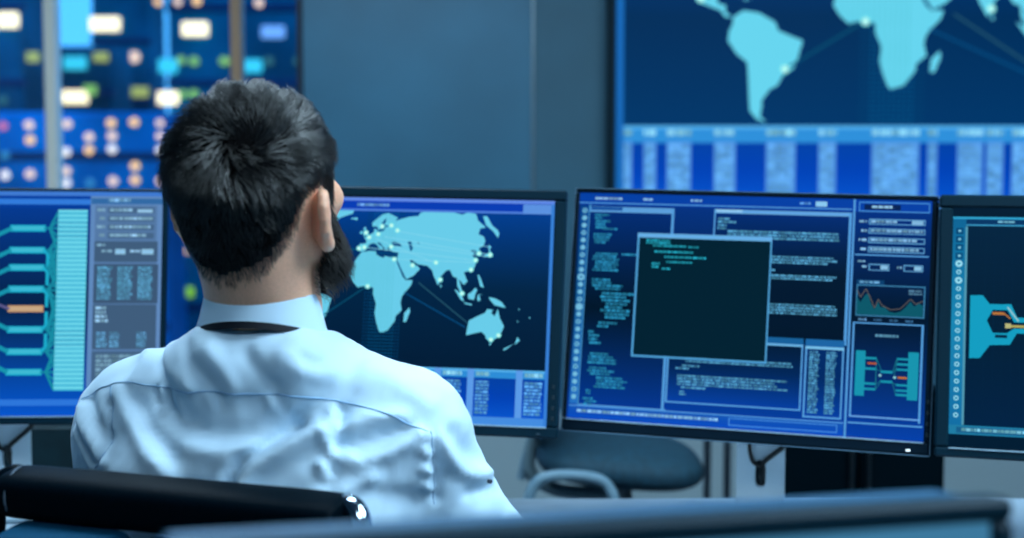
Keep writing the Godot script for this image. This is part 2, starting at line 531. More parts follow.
func fade_rect(x0: float, y0: float, x1: float, y1: float, a: Color, b: Color, c: Color) -> void:
	var n := int((y1 - y0) * ch / 1000)
	for i in n:
		var t := float(i) / n
		rect(x0, y0 + (y1 - y0) * t, x1, y0 + (y1 - y0) * (i + 1.0) / n, a.lerp(b, t * 2) if t < 0.5 else b.lerp(c, t * 2 - 1))


func outline(x0: float, y0: float, x1: float, y1: float, c: Color, w := 3.0) -> void:
	var wy := w * cw / ch
	rect(x0, y0, x1, y0 + wy, c)
	rect(x0, y1 - wy, x1, y1, c)
	rect(x0, y0, x0 + w, y1, c)
	rect(x1 - w, y0, x1, y1, c)


func poly(p: PackedVector2Array, c: Color, clip_y0 := 0.0, clip_y1 := 1000.0) -> void:
	var tone := hue(c)
	var q := PackedVector2Array()
	var lo := INF
	var hi := -INF
	for v in p:
		var s := Vector2(v.x * cw / 1000, v.y * ch / 1000)
		q.append(s)
		lo = minf(lo, s.y)
		hi = maxf(hi, s.y)
	for y in range(maxi(int(lo), int(clip_y0 * ch / 1000)), mini(int(hi) + 1, int(clip_y1 * ch / 1000))):
		var xs := []
		var fy := y + 0.5
		for i in q.size():
			var a := q[i]
			var b := q[(i + 1) % q.size()]
			if (a.y <= fy) != (b.y <= fy):
				xs.append(a.x + (fy - a.y) / (b.y - a.y) * (b.x - a.x))
		xs.sort()
		for k in xs.size() / 2:
			var xa := maxi(0, roundi(xs[k * 2]))
			var xb := mini(int(cw), roundi(xs[k * 2 + 1]))
			if xb > xa:
				im.fill_rect(Rect2i(xa, y, xb - xa, 1), tone)


func line(pts: Array, w: float, c: Color) -> void:
	var k := cw / ch
	for i in pts.size() - 1:
		var a: Vector2 = pts[i]
		var b: Vector2 = pts[i + 1]
		var d := Vector2(b.x - a.x, (b.y - a.y) / k).normalized()
		var n := Vector2(-d.y, d.x * k) * w / 2
		poly(PackedVector2Array([a + n, b + n, b - n, a - n]), c)


func disc(x: float, y: float, r: float, c: Color) -> void:
	var p := PackedVector2Array()
	for i in 14:
		p.append(Vector2(x + r * cos(TAU * i / 14), y + r * sin(TAU * i / 14) * cw / ch))
	poly(p, c)


# rows of word-like dashes
func script_rows(x0: float, y0: float, x1: float, y1: float, c: Color, pitch: float, fill := 0.8, indent := 0.0) -> void:
	var y := y0
	while y + pitch * 0.55 <= y1:
		var x := x0 + indent * rng.randf() * (x1 - x0)
		var stop := x0 + (x1 - x0) * (fill + (1.0 - fill) * rng.randf())
		while x < stop:
			var w := minf(rng.randf_range(4, 16), stop - x)
			var k := rng.randf_range(0.75, 1.1)
			rect(x, y, x + w, y + pitch * 0.70, Color(c.r * k, c.g * k, c.b * k))
			x += w + rng.randf_range(1.0, 3.0)
		y += pitch


# longitude and latitude to the map print, meridians drawing together towards the poles
func spot(lon: float, lat: float, eq: float, per_lat: float) -> Vector2:
	return Vector2(432 + 2.9 * lon * (1.0 - 0.14 * lat * lat / 3025.0), eq - per_lat * lat)


func land_points(flat: Array, eq: float, per_lat: float) -> PackedVector2Array:
	var p := PackedVector2Array()
	for i in flat.size() / 2:
		p.append(spot(flat[i * 2], flat[i * 2 + 1], eq, per_lat))
	return p


func draw_map_screen(map_bottom: float, foot: float, land: Color, cols: Array, solid: bool) -> void:
	# title bar
	rect(0, 0, 1000, 1000, Color(0.0, 0.13, 0.32))
	fade_rect(0, 60, 1000, map_bottom, Color(0.0, 0.20, 0.58), Color(0.0, 0.15, 0.36) if solid else Color(0.0, 0.12, 0.28), Color(0.0, 0.18, 0.42) if solid else Color(0.0, 0.09, 0.22))
	var clip := [62.0, map_bottom]
	var eq := 432.0
	# dotted lit band of the map grid
	for i in 13:
		for j in 46:
			var x := 432.0 + i * 9.0
			var y := 70.0 + j * (map_bottom - 70.0) / 46.0
			rect(x, y, x + 5, y + 6, Color(0.0, 0.30, 0.54) if i > 1 and i < 11 else Color(0.0, 0.22, 0.44))
	for l in LANDS:
		poly(land_points(l, eq, 5.1), land, clip[0], clip[1])
	# fine grid print over the land of the lit band
	for i in 14:
		var x := 392.0 + i * 9.5
		for j in 64:
			var y := 75.0 + j * 9.0
			if y < map_bottom - 12:
				var px := im.get_pixel(int(x * cw / 1000), int(y * ch / 1000))
				if px.g > 0.5:
					rect(x, y, x + 4, y + 4, px.darkened(0.10))
	for s in SEAS:
		poly(land_points(s, eq, 5.1), Color(0.02, 0.26, 0.52), clip[0], clip[1])
	# links between cities
	var ends := [[-47, -23, 3, 6, 0], [57, 10, 113, -24, 1], [42, 1, 112, -28, 2], [20, 50, 140, 36, 3], [30, 45, 139, 34, 3], [-4, 40, 121, 31, 3], [31, 30, 121, 29, 3], [37, 55, 141, 43, 3], [10, 48, 78, 27, 3], [-99, 19, -4, 40, 0], [-74, 40, -9, 38, 0]]
	var tones := [Color(0.03, 0.30, 0.46), Color(0.16, 0.32, 0.44), Color(0.02, 0.27, 0.52), land.lightened(0.22)]
	for e in ends:
		var a := spot(e[0], e[1], eq, 5.1)
		var b := spot(e[2], e[3], eq, 5.1)
		line([a, b], 3.4 if e[4] < 3 else 2.2, tones[e[4]])
	for c in [[-47, -23], [3, 5.5], [-9, 39], [-3, 40], [-2, 53], [2, 49], [13, 52], [18, 59], [30, 60], [37, 55.7], [31, 30], [28, 41], [51, 25], [77, 28], [80, 13], [103, 1.4], [121, 31], [114, 22.5], [127, 37], [139, 36], [151, -34], [145, -38], [-99, 19], [-74, 40], [-118, 34], [-80, 26]]:
		var x := spot(c[0], c[1], eq, 5.1).x
		var y := spot(c[0], c[1], eq, 5.1).y
		disc(x, y, 8.5, Color(0.50, 0.92, 0.95))
		disc(x, y, 5.5, Color(0.86, 1.0, 0.96))
	rect(0, 0, 1000, 62, Color(0.03, 0.18, 0.72))
	rect(0, 0, 1000, 16, Color(0.42, 0.50, 0.92))
	rect(0, 52, 1000, 62, Color(0.34, 0.46, 0.88))
	script_rows(395, 26, 495, 46, Color(0.50, 0.66, 0.95), 20, 1.0)
	rect(905, 18, 990, 60, Color(0.40, 0.54, 0.90))
	# table of figures
	fade_rect(0, map_bottom, 1000, 1000, Color(0.01, 0.20, 0.62), Color(0.0, 0.20, 0.72), Color(0.03, 0.30, 0.85))
	rect(0, map_bottom, 1000, foot, Color(0.20, 0.52, 0.86))
	rect(0, map_bottom, 1000, map_bottom + 10, Color(0.36, 0.66, 0.94))
	for c in cols:
		script_rows(c[0], map_bottom + 12, c[1], foot - 2, Color(0.62, 0.84, 0.98), 26, 1.0)
		if solid:
			rect(c[0], foot - 4, c[1], 962, Color(0.36, 0.56, 0.92))
			script_rows(c[0] + 3, foot + 4, c[1] - 3, 958, Color(0.44, 0.66, 0.94), 15, 0.94)
		else:
			rect(c[0] - 26, map_bottom, c[0] - 6, 965, Color(0.40, 0.58, 0.93))
			script_rows(c[0], foot + 12, c[1], 952, Color(0.42, 0.66, 0.94), 15, 0.9)
	rect(0, 965, 1000, 1000, Color(0.30, 0.52, 0.90))
	rect(990, 16, 1000, 1000, Color(0.24, 0.46, 0.86))
	rect(0, 16, 14, 1000, Color(0.10, 0.36, 0.72))


func draw_code_screen() -> void:
	var edge := Color(0.36, 0.58, 0.88)
	var code := Color(0.18, 0.54, 0.75)
	var pale := Color(0.36, 0.60, 0.80)
	fade_rect(0, 0, 1000, 1000, Color(0.02, 0.16, 0.55), Color(0.0, 0.10, 0.24), Color(0.02, 0.20, 0.68))
	rect(0, 0, 1000, 52, Color(0.02, 0.20, 0.66))
	rect(0, 42, 784, 47, edge)
	script_rows(47, 18, 128, 33, Color(0.66, 0.78, 0.96), 15, 1.0)
	script_rows(190, 18, 218, 33, Color(0.60, 0.74, 0.94), 15, 1.0)
	script_rows(330, 18, 362, 33, Color(0.60, 0.74, 0.94), 15, 1.0)
	script_rows(640, 18, 670, 33, Color(0.40, 0.60, 0.92), 15, 1.0)
	rect(684, 14, 716, 36, Color(0.60, 0.78, 0.96))
	# left tool strip with icons
	fade_rect(6, 60, 30, 935, Color(0.04, 0.26, 0.58), Color(0.10, 0.34, 0.62), Color(0.16, 0.40, 0.78))
	rect(30, 50, 35, 940, Color(0.28, 0.52, 0.80))
	for i in 26:
		var y := 80.0 + i * 33.0
		disc(18, y, 7.5 if i != 9 and i != 13 else 11.0, Color(0.50, 0.72, 0.88))
		if i % 3 == 0:
			disc(18, y, 3.5, Color(0.10, 0.34, 0.62))
	# first editor window
	fade_rect(33, 60, 284, 955, Color(0.01, 0.14, 0.48), Color(0.0, 0.07, 0.17), Color(0.01, 0.17, 0.60))
	rect(33, 60, 284, 84, Color(0.40, 0.60, 0.88))
	rect(36, 62, 130, 76, Color(0.08, 0.26, 0.62))
	rect(276, 60, 284, 940, edge)
	rect(33, 935, 290, 942, edge)
	for r in [[46, 92, 96, 165, 14.0, 0.5], [70, 155, 118, 166, 12.0, 1.0], [47, 180, 104, 226, 12.0, 0.6], [48, 266, 130, 351, 12.0, 0.85], [130, 266, 186, 276, 12.0, 1.0], [46, 381, 150, 436, 13.0, 0.55], [78, 440, 186, 560, 15.0, 0.5], [66, 570, 150, 600, 15.0, 0.3], [47, 611, 92, 677, 16.0, 0.3], [48, 708, 145, 765, 13.0, 0.5], [46, 770, 140, 805, 13.0, 0.6], [60, 812, 199, 862, 13.0, 0.6], [50, 870, 70, 892, 12.0, 0.5], [44, 905, 91, 949, 12.0, 0.5]]:
		script_rows(r[0], r[1], r[2], r[3], code, r[4], r[5], 0.18)
	# second editor window
	fade_rect(399, 58, 785, 612, Color(0.01, 0.14, 0.48), Color(0.0, 0.08, 0.20), Color(0.0, 0.07, 0.18))
	rect(399, 58, 785, 76, Color(0.42, 0.62, 0.90))
	rect(399, 58, 480, 70, Color(0.62, 0.78, 0.96))
	rect(399, 58, 404, 200, edge)
	rect(777, 58, 785, 620, edge)
	for r in [[411, 94, 466, 150, 14.0, 0.4], [440, 148, 762, 182, 13.0, 0.95], [567, 252, 755, 284, 12.0, 0.7], [569, 310, 580, 318, 12.0, 1.0], [569, 332, 761, 358, 12.0, 0.85], [568, 456, 757, 508, 12.0, 0.9]]:
		script_rows(r[0], r[1], r[2], r[3], pale, r[4], r[5])
	# lower windows
	fade_rect(286, 600, 668, 905, Color(0.0, 0.08, 0.2), Color(0.0, 0.12, 0.36), Color(0.02, 0.20, 0.66))
	outline(286, 600, 668, 905, edge, 5.0)
	rect(560, 600, 668, 636, Color(0.10, 0.34, 0.62))
	rect(560, 626, 668, 636, Color(0.46, 0.68, 0.92))
	for r in [[340, 706, 657, 736, 12.0, 0.85], [330, 738, 380, 748, 12.0, 1.0], [312, 750, 350, 758, 12.0, 1.0], [318, 782, 652, 830, 12.0, 0.75], [330, 832, 400, 842, 11.0, 1.0], [326, 850, 345, 872, 11.0, 0.4]]:
		script_rows(r[0], r[1], r[2], r[3], pale, r[4], r[5])
	fade_rect(674, 600, 780, 930, Color(0.01, 0.14, 0.42), Color(0.0, 0.13, 0.40), Color(0.02, 0.20, 0.66))
	outline(674, 600, 780, 930, edge, 5.0)
	rect(674, 600, 780, 640, Color(0.12, 0.36, 0.66))
	rect(674, 630, 780, 642, Color(0.52, 0.74, 0.94))
	script_rows(686, 650, 715, 912, pale, 11, 0.8)
	script_rows(732, 650, 762, 912, pale, 11, 0.8)
	# blank window in front
	outline(180, 172, 568, 716, Color(0.34, 0.60, 0.86), 6.0)
	rect(186, 190, 563, 706, Color(0.0, 0.115, 0.20))
	rect(180, 172, 568, 192, Color(0.44, 0.66, 0.92))
	for r in [[206, 198, 282, 218, 12.0, 0.8], [226, 222, 324, 236, 12.0, 0.9], [330, 224, 362, 234, 12.0, 1.0], [232, 248, 352, 262, 12.0, 0.9], [262, 270, 390, 284, 12.0, 0.9], [268, 292, 360, 306, 12.0, 0.8], [226, 300, 250, 330, 14.0, 0.8], [256, 322, 285, 336, 12.0, 0.8]]:
		script_rows(r[0], r[1], r[2], r[3], Color(0.16, 0.66, 0.80), r[4], r[5])
	# status bars
	fade_rect(6, 945, 786, 998, Color(0.10, 0.30, 0.72), Color(0.05, 0.25, 0.74), Color(0.04, 0.24, 0.78))
	rect(6, 940, 786, 946, Color(0.34, 0.54, 0.88))
	script_rows(30, 958, 440, 976, Color(0.58, 0.74, 0.95), 18, 1.0)
	outline(470, 952, 770, 986, Color(0.30, 0.52, 0.90), 3.0)
	# right column
	rect(788, 0, 794, 1000, edge)
	fade_rect(796, 55, 998, 925, Color(0.01, 0.15, 0.52), Color(0.0, 0.07, 0.18), Color(0.02, 0.18, 0.60))
	outline(803, 10, 994, 52, Color(0.30, 0.52, 0.86), 3.0)
	rect(818, 20, 916, 44, Color(0.02, 0.10, 0.34))
	script_rows(838, 25, 896, 40, Color(0.66, 0.80, 0.96), 15, 1.0)
	for i in 4:
		var y := 82.0 + i * 39.0
		outline(832, y, 984, y + 24, Color(0.40, 0.60, 0.84), 3.0)
		script_rows(838, y + 5, 838 + [70.0, 140.0, 125.0, 130.0][i], y + 20, Color(0.56, 0.70, 0.88), 16, 1.0)
		script_rows(806 + (i % 2) * 6, y + 6, 828, y + 20, Color(0.56, 0.70, 0.88), 15, 1.0)
	rect(947, 86, 978, 102, Color(0.56, 0.70, 0.88))
	rect(797, 232, 996, 238, edge)
	script_rows(806, 258, 826, 268, Color(0.56, 0.70, 0.88), 12, 1.0)
	for x in [[836, 892, 868], [930, 982, 958]]:
		outline(x[0], 272, x[1], 300, Color(0.40, 0.60, 0.84), 3.0)
		rect(x[2], 278, x[1] - 4, 294, Color(0.60, 0.74, 0.90))
		script_rows(x[0] - 18, 280, x[0] - 4, 292, Color(0.56, 0.70, 0.88), 12, 1.0)
	# graph
	outline(806, 360, 990, 492, Color(0.26, 0.48, 0.70), 3.5)
	rect(806, 340, 880, 360, Color(0.04, 0.22, 0.44))
	script_rows(814, 345, 870, 356, Color(0.46, 0.64, 0.86), 14, 0.8)
	var hill := PackedVector2Array([Vector2(808, 486), Vector2(808, 410), Vector2(818, 436), Vector2(830, 404), Vector2(838, 398), Vector2(846, 436), Vector2(856, 462), Vector2(866, 430), Vector2(872, 452), Vector2(884, 452), Vector2(896, 470), Vector2(912, 474), Vector2(926, 468), Vector2(940, 448), Vector2(952, 424), Vector2(962, 444), Vector2(974, 430), Vector2(986, 440), Vector2(986, 486)])
	poly(hill, Color(0.05, 0.32, 0.42))
	line([Vector2(808, 384), Vector2(818, 414), Vector2(832, 378), Vector2(846, 420), Vector2(856, 456), Vector2(866, 420), Vector2(876, 444), Vector2(900, 462), Vector2(926, 456), Vector2(952, 414), Vector2(966, 434), Vector2(986, 420)], 2.4, Color(0.42, 0.34, 0.36))
	script_rows(946, 376, 982, 396, Color(0.40, 0.54, 0.72), 12, 1.0)
	# circuit diagram
	for k in 4:
		script_rows(814 + k * 42, 502, 836 + k * 42, 514, Color(0.46, 0.62, 0.88) if k == 0 else Color(0.26, 0.42, 0.66), 14, 1.0)
	rect(800, 518, 990, 524, edge)
	rect(800, 518, 805, 915, edge)
	rect(984, 518, 990, 925, edge)
	rect(800, 908, 990, 915, Color(0.44, 0.62, 0.92))
	rect(797, 935, 996, 942, edge)
	script_rows(862, 566, 924, 580, Color(0.42, 0.60, 0.78), 15, 1.0)
	var cy := Color(0.10, 0.56, 0.70)
	rect(812, 637, 838, 825, cy)
	rect(952, 634, 980, 832, cy)
	for y in [662, 706, 768, 790]:
		rect(838, y, 868, y + 10, cy)
	for y in [660, 682, 704, 768, 790, 808]:
		rect(922, y, 952, y + 9, cy)
	for y in [716, 756]:
		rect(880, y, 912, y + 10, cy)
	for s in [[868, 667, 882, 716], [868, 711, 882, 721], [868, 773, 882, 760], [868, 795, 882, 762], [912, 720, 922, 665], [912, 720, 922, 708], [912, 762, 922, 772], [912, 762, 922, 812], [868, 667, 868, 795], [924, 665, 916, 740]]:
		line([Vector2(s[0], s[1]), Vector2(s[2], s[3])], 2.2, Color(0.10, 0.42, 0.54))
	rect(844, 684, 868, 692, Color(0.80, 0.34, 0.20))
	rect(926, 738, 950, 746, Color(0.86, 0.46, 0.16))
	disc(879, 736, 4, Color(0.6, 0.8, 0.86))
	disc(918, 742, 4, Color(0.6, 0.8, 0.86))


func draw_circuit_screen() -> void:
	var cy := Color(0.12, 0.66, 0.82)
	fade_rect(0, 0, 1000, 1000, Color(0.02, 0.20, 0.66), Color(0.02, 0.12, 0.34), Color(0.03, 0.28, 0.82))
	fade_rect(30, 75, 785, 930, Color(0.02, 0.18, 0.58), Color(0.02, 0.11, 0.30), Color(0.02, 0.26, 0.76))
	rect(0, 0, 1000, 20, Color(0.28, 0.44, 0.84))
	rect(0, 34, 790, 60, Color(0.22, 0.44, 0.88))
	rect(0, 926, 790, 955, Color(0.20, 0.42, 0.88))
	rect(0, 75, 20, 930, Color(0.20, 0.42, 0.80))
	# the two striped columns and their wiring
	for side in 2:
		var x0 := 690.0 if side == 0 else 130.0
		var x1 := 778.0 if side == 0 else 218.0
		for i in 40:
			var y := 82.0 + i * 20.2
			rect(x0, y, x1, y + 13, Color(0.48, 0.84, 0.94))
			rect(x0, y + 13, x1, y + 20, Color(0.24, 0.68, 0.86))
		var nodes := [160, 258, 336, 432, 520, 612, 710, 800]
		for i in 8:
			var y: float = nodes[i] + 7.0
			var nx0 := 556.0 if side == 0 else 262.0
			var nx1 := 650.0 if side == 0 else 352.0
			var s := 1.0 if side == 0 else -1.0
			var near := nx1 if side == 0 else nx0
			var away := nx0 if side == 0 else nx1
			var edge := x0 if side == 0 else x1
			var c := cy if i != 4 else Color(0.84, 0.58, 0.44)
			rect(nx0 - 6, y - 15, nx1 + 6, y + 15, c)
			rect(nx0, y - 9, nx1, y + 7, c.lightened(0.18))
			if i == 4:
				line([Vector2(away, y), Vector2(away - s * 70, y - 40)], 8.0, Color(0.42, 0.32, 0.56))
				continue
			line([Vector2(away, y), Vector2(away - s * 40, y + (30.0 if i < 4 else -30.0)), Vector2(away - s * 80, y + (60.0 if i < 4 else -60.0))], 13.0, cy.darkened(0.15))
			for k in 7:
				var ty := y + (k - 3) * 32.0 + (40.0 if i in [1, 3] else -40.0 if i in [6, 5] else 0.0)
				line([Vector2(near, y), Vector2(near + s * 16, y), Vector2(edge, clampf(ty, 95, 885))], 6.0, cy.darkened(0.2))
			if i in [1, 2, 3]:
				line([Vector2(near, y), Vector2(near + s * 14, y + 20), Vector2(near + s * 14, y + 80)], 9.0, cy)
			if i in [5, 6]:
				line([Vector2(near, y), Vector2(near + s * 14, y - 20), Vector2(near + s * 14, y - 80)], 9.0, cy)
	# form panel, in a pale haze drawn in as a reflection on the screen
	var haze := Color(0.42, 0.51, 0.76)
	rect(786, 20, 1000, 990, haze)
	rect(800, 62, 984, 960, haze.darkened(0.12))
	rect(788, 30, 1000, 56, Color(0.22, 0.38, 0.66))
	script_rows(840, 30, 905, 52, Color(0.56, 0.72, 0.94), 22, 1.0)
	var ink := Color(0.64, 0.76, 0.92)
	for i in 4:
		var y := 76.0 + i * 38.0
		script_rows(806 + (i % 2) * 8, y, 830, y + 18, ink, 18, 1.0)
		rect(838, y - 5, 976, y + 22, haze.darkened(0.28))
		script_rows(844, y, 844 + [66.0, 128.0, 120.0, 108.0][i], y + 18, ink, 18, 1.0)
	rect(925, 78, 970, 94, ink)
	rect(800, 224, 988, 316, haze.darkened(0.34))
	script_rows(806, 236, 832, 250, ink, 14, 1.0)
	for x in [[822, 896, 862], [906, 980, 940]]:
		script_rows(x[0], 262, x[0] + 30, 278, ink, 16, 1.0)
		rect(x[2], 258, x[1] - 4, 282, Color(0.62, 0.76, 0.92))
	rect(800, 326, 990, 502, haze.darkened(0.38))
	for x in [810, 870, 930]:
		script_rows(x, 338, x + 46, 492, Color(0.40, 0.64, 0.84), 10, 0.8)
	rect(800, 508, 988, 706, haze.darkened(0.34))
	script_rows(808, 516, 850, 592, ink, 19, 0.6)
	for x in [812, 850, 930]:
		script_rows(x, 630, x + 32, 696, Color(0.42, 0.62, 0.84), 10, 0.8)
	rect(800, 716, 988, 940, haze.darkened(0.30))
	script_rows(812, 730, 960, 900, ink.darkened(0.2), 20, 0.5)


func draw_schematic_screen() -> void:
	rect(0, 0, 1000, 1000, Color(0.0, 0.09, 0.20))
	fade_rect(0, 40, 1000, 945, Color(0.0, 0.12, 0.26), Color(0.0, 0.10, 0.22), Color(0.0, 0.11, 0.28))
	for i in 40:
		rect(40 + i * 24, 75, 41.5 + i * 24, 905, Color(0.0, 0.12, 0.26))
	for i in 34:
		rect(40, 75 + i * 25, 1000, 76.5 + i * 25, Color(0.0, 0.12, 0.26))
	var strip := Color(0.08, 0.44, 0.66)
	fade_rect(0, 42, 36, 910, Color(0.05, 0.36, 0.60), Color(0.10, 0.50, 0.72), Color(0.08, 0.40, 0.66))
	rect(0, 38, 1000, 48, Color(0.20, 0.60, 0.82))
	rect(36, 48, 1000, 72, Color(0.02, 0.18, 0.40))
	rect(36, 70, 1000, 76, Color(0.24, 0.56, 0.78))
	rect(34, 78, 40, 905, Color(0.36, 0.58, 0.72))
	for x in [120, 300, 480, 720]:
		script_rows(x, 53, x + 46, 66, Color(0.50, 0.72, 0.86), 13, 1.0)
	for i in 23:
		var y := 96.0 + i * 35.0
		if i < 4:
			outline(9, y - 10, 28, y + 14, Color(0.02, 0.20, 0.40), 3.0)
			disc(18.5, y + 2, 3, Color(0.66, 0.86, 0.94))
		else:
			disc(18, y, 10 if i == 4 or i == 6 else 7, Color(0.66, 0.86, 0.95))
			disc(18, y, 3.5, strip)
	var cy := Color(0.08, 0.60, 0.78)
	poly(PackedVector2Array([Vector2(50, 367), Vector2(84, 366), Vector2(103, 402), Vector2(160, 400), Vector2(176, 455), Vector2(1000, 455), Vector2(1000, 475), Vector2(168, 475), Vector2(150, 425), Vector2(112, 425), Vector2(96, 470), Vector2(112, 520), Vector2(150, 520), Vector2(168, 500), Vector2(1000, 500), Vector2(1000, 520), Vector2(176, 520), Vector2(158, 568), Vector2(105, 572), Vector2(79, 627), Vector2(50, 629)]), cy)
	line([Vector2(150, 412), Vector2(180, 470)], 5.0, Color(0.62, 0.76, 0.82))
	rect(110, 434, 142, 446, Color(0.80, 0.46, 0.24))
	line([Vector2(142, 440), Vector2(158, 460)], 4.0, Color(0.80, 0.46, 0.24))
	rect(150, 486, 1000, 496, Color(0.78, 0.66, 0.38))
	rect(144, 480, 160, 500, Color(0.80, 0.72, 0.50))
	rect(118, 528, 150, 540, Color(0.02, 0.14, 0.28))
	poly(PackedVector2Array([Vector2(950, 367), Vector2(916, 366), Vector2(897, 402), Vector2(840, 400), Vector2(824, 455), Vector2(832, 475), Vector2(850, 425), Vector2(888, 425), Vector2(904, 470), Vector2(888, 520), Vector2(850, 520), Vector2(824, 520), Vector2(842, 568), Vector2(895, 572), Vector2(921, 627), Vector2(950, 629)]), cy)
	rect(0, 906, 1000, 944, Color(0.14, 0.46, 0.66))
	rect(20, 914, 1000, 938, Color(0.10, 0.34, 0.56))
	script_rows(34, 918, 760, 934, Color(0.52, 0.76, 0.88), 18, 1.0)


func draw_report_screen() -> void:
	rect(0, 0, 1000, 1000, Color(0.46, 0.62, 0.76))
	rect(0, 0, 1000, 40, Color(0.30, 0.50, 0.70))
	for k in 3:
		script_rows(40 + k * 320, 90, 300 + k * 320, 940, Color(0.34, 0.50, 0.68), 34, 0.7)


func screen_mat(power := 1.0) -> StandardMaterial3D:
	var m := mat(Color(0.005, 0.006, 0.008), 0.4, 0.0, 0.14)
	m.emission_enabled = true
	m.emission = Color.BLACK
	m.emission_texture = ImageTexture.create_from_image(im)
	m.emission_energy_multiplier = power
	m.texture_repeat = false
	return m


# the light a lit screen throws forward
func screen_light(parent: Node3D, size: Vector2, xf: Transform3D, energy: float) -> void:
	var l := AreaLight3D.new()
	l.name = "screen_light"
	l.area_size = size
	l.light_color = Color(0.25, 0.55, 1.0)
	l.light_energy = energy
	l.area_range = 8.0
	l.shadow_enabled = true
	parent.add_child(l)
	l.transform = xf * Transform3D(Basis(Vector3.UP, PI), Vector3(0, 0, 0.012))


func screen_mesh(w: float, h: float) -> QuadMesh:
	var q := QuadMesh.new()
	q.size = Vector2(w, h)
	return q


# ------------------------------------------------------------------ wall display
func make_wall_display() -> void:
	canvas(1500, 880, Color.BLACK)
	draw_map_screen(722, 775, Color(0.44, 0.82, 0.94), [[0, 29], [50, 72], [91, 134], [175, 213], [268, 320], [361, 392], [456, 540], [555, 572], [608, 653], [660, 690], [705, 760], [800, 850], [880, 960]], true)
	var z := 5.33
	var tl := at(617, -113, z)
	var br := at(1176, 216, z)
	var w := br.x - tl.x
	var h := tl.y - br.y
	var t := thing("wall_display", "big wall-mounted screen with glowing world map above data columns", "screen", Vector3((tl.x + br.x) / 2, br.y - 0.03, BACK_Z))
	var c := Vector3(0, 0.03 + h / 2, 0.07)
	var dark := mat(Color(0.03, 0.15, 0.20), 0.5, 0.0, 0.25)
	var st := tool_()
	rbox(st, Vector3(w + 0.07, h + 0.07, 0.06), 0.006, Transform3D(Basis(), Vector3(0, c.y, 0.032)))
	part("housing", st, dark, t)
	st = tool_()
	var e := 0.035
	for s in [-1.0, 1.0]:
		rbox(st, Vector3(w + e * 2, e, 0.014), 0.003, Transform3D(Basis(), c + Vector3(0, s * (h / 2 + e / 2), 0)))
		rbox(st, Vector3(e, h, 0.014), 0.003, Transform3D(Basis(), c + Vector3(s * (w / 2 + e / 2), 0, 0)))
	part("bezel", st, dark, t)
	put("screen", screen_mesh(w, h), screen_mat(), t, Transform3D(Basis(), c - Vector3(0, 0, 0.004)))
	screen_light(t, Vector2(w, h), Transform3D(Basis(), c), 0.12)


# ------------------------------------------------------------------ desk and monitors
func make_desk() -> void:
	var t := thing("desk", "long pale grey workstation desk that carries the row of monitors", "desk", Vector3(0.1, 0, -2.03))
	var st := tool_()
	rbox(st, Vector3(3.6, 0.03, 0.68), 0.004, Transform3D(Basis(), Vector3(0, DESK_Y - 0.015, 0)))
	part("desk_top", st, noisy(Color(0.62, 0.70, 0.76), 0.08, 2.0, 0.4), t)
	st = tool_()
	rbox(st, Vector3(3.4, 0.38, 0.018), 0.003, Transform3D(Basis(), Vector3(0, 0.50, -0.28)))
	part("modesty_panel", st, mat(Color(0.20, 0.27, 0.33), 0.6), t)
	for x in [-1.68, 0.0, 1.68]:
		st = tool_()
		rbox(st, Vector3(0.05, DESK_Y - 0.03, 0.05), 0.004, Transform3D(Basis(), Vector3(x, (DESK_Y - 0.03) / 2, -0.22)))
		rbox(st, Vector3(0.05, 0.03, 0.60), 0.004, Transform3D(Basis(), Vector3(x, 0.015, 0)))
		part("leg", st, mat(Color(0.20, 0.24, 0.28), 0.4, 0.6), t)


# a plate with an oval hole, in the xy plane
func slotted_plate(st: SurfaceTool, w: float, h: float, hole: Vector2, hr: Vector2, thick: float) -> void:
	var n := 40
	for i in n:
		var a0 := TAU * i / n
		var a1 := TAU * (i + 1) / n
		var p := []
		for a in [a0, a1]:
			var d := Vector2(cos(a), sin(a))
			var inner := hole + Vector2(hr.x * signf(d.x) * pow(absf(d.x), 0.6), hr.y * signf(d.y) * pow(absf(d.y), 0.6))
			var reach := INF
			if absf(d.x) > 1e-6:
				reach = minf(reach, ((w / 2) * signf(d.x) - hole.x) / d.x)
			if absf(d.y) > 1e-6:
				reach = minf(reach, ((h / 2) * signf(d.y) - hole.y) / d.y)
			p.append([inner, hole + d * reach])
		for s in [-1.0, 1.0]:
			var z := Vector3(0, 0, s * thick / 2)
			quad(st, v3(p[0][0]) + z, v3(p[1][0]) + z, v3(p[1][1]) + z, v3(p[0][1]) + z, Vector3(0, 0, s))
		var hz := Vector3(0, 0, thick / 2)
		for k in 2:
			quad(st, v3(p[0][k]) - hz, v3(p[1][k]) - hz, v3(p[1][k]) + hz, v3(p[0][k]) + hz, v3((p[0][k] - hole) * (1.0 if k else -1.0)))


func v3(v: Vector2) -> Vector3:
	return Vector3(v.x, v.y, 0)


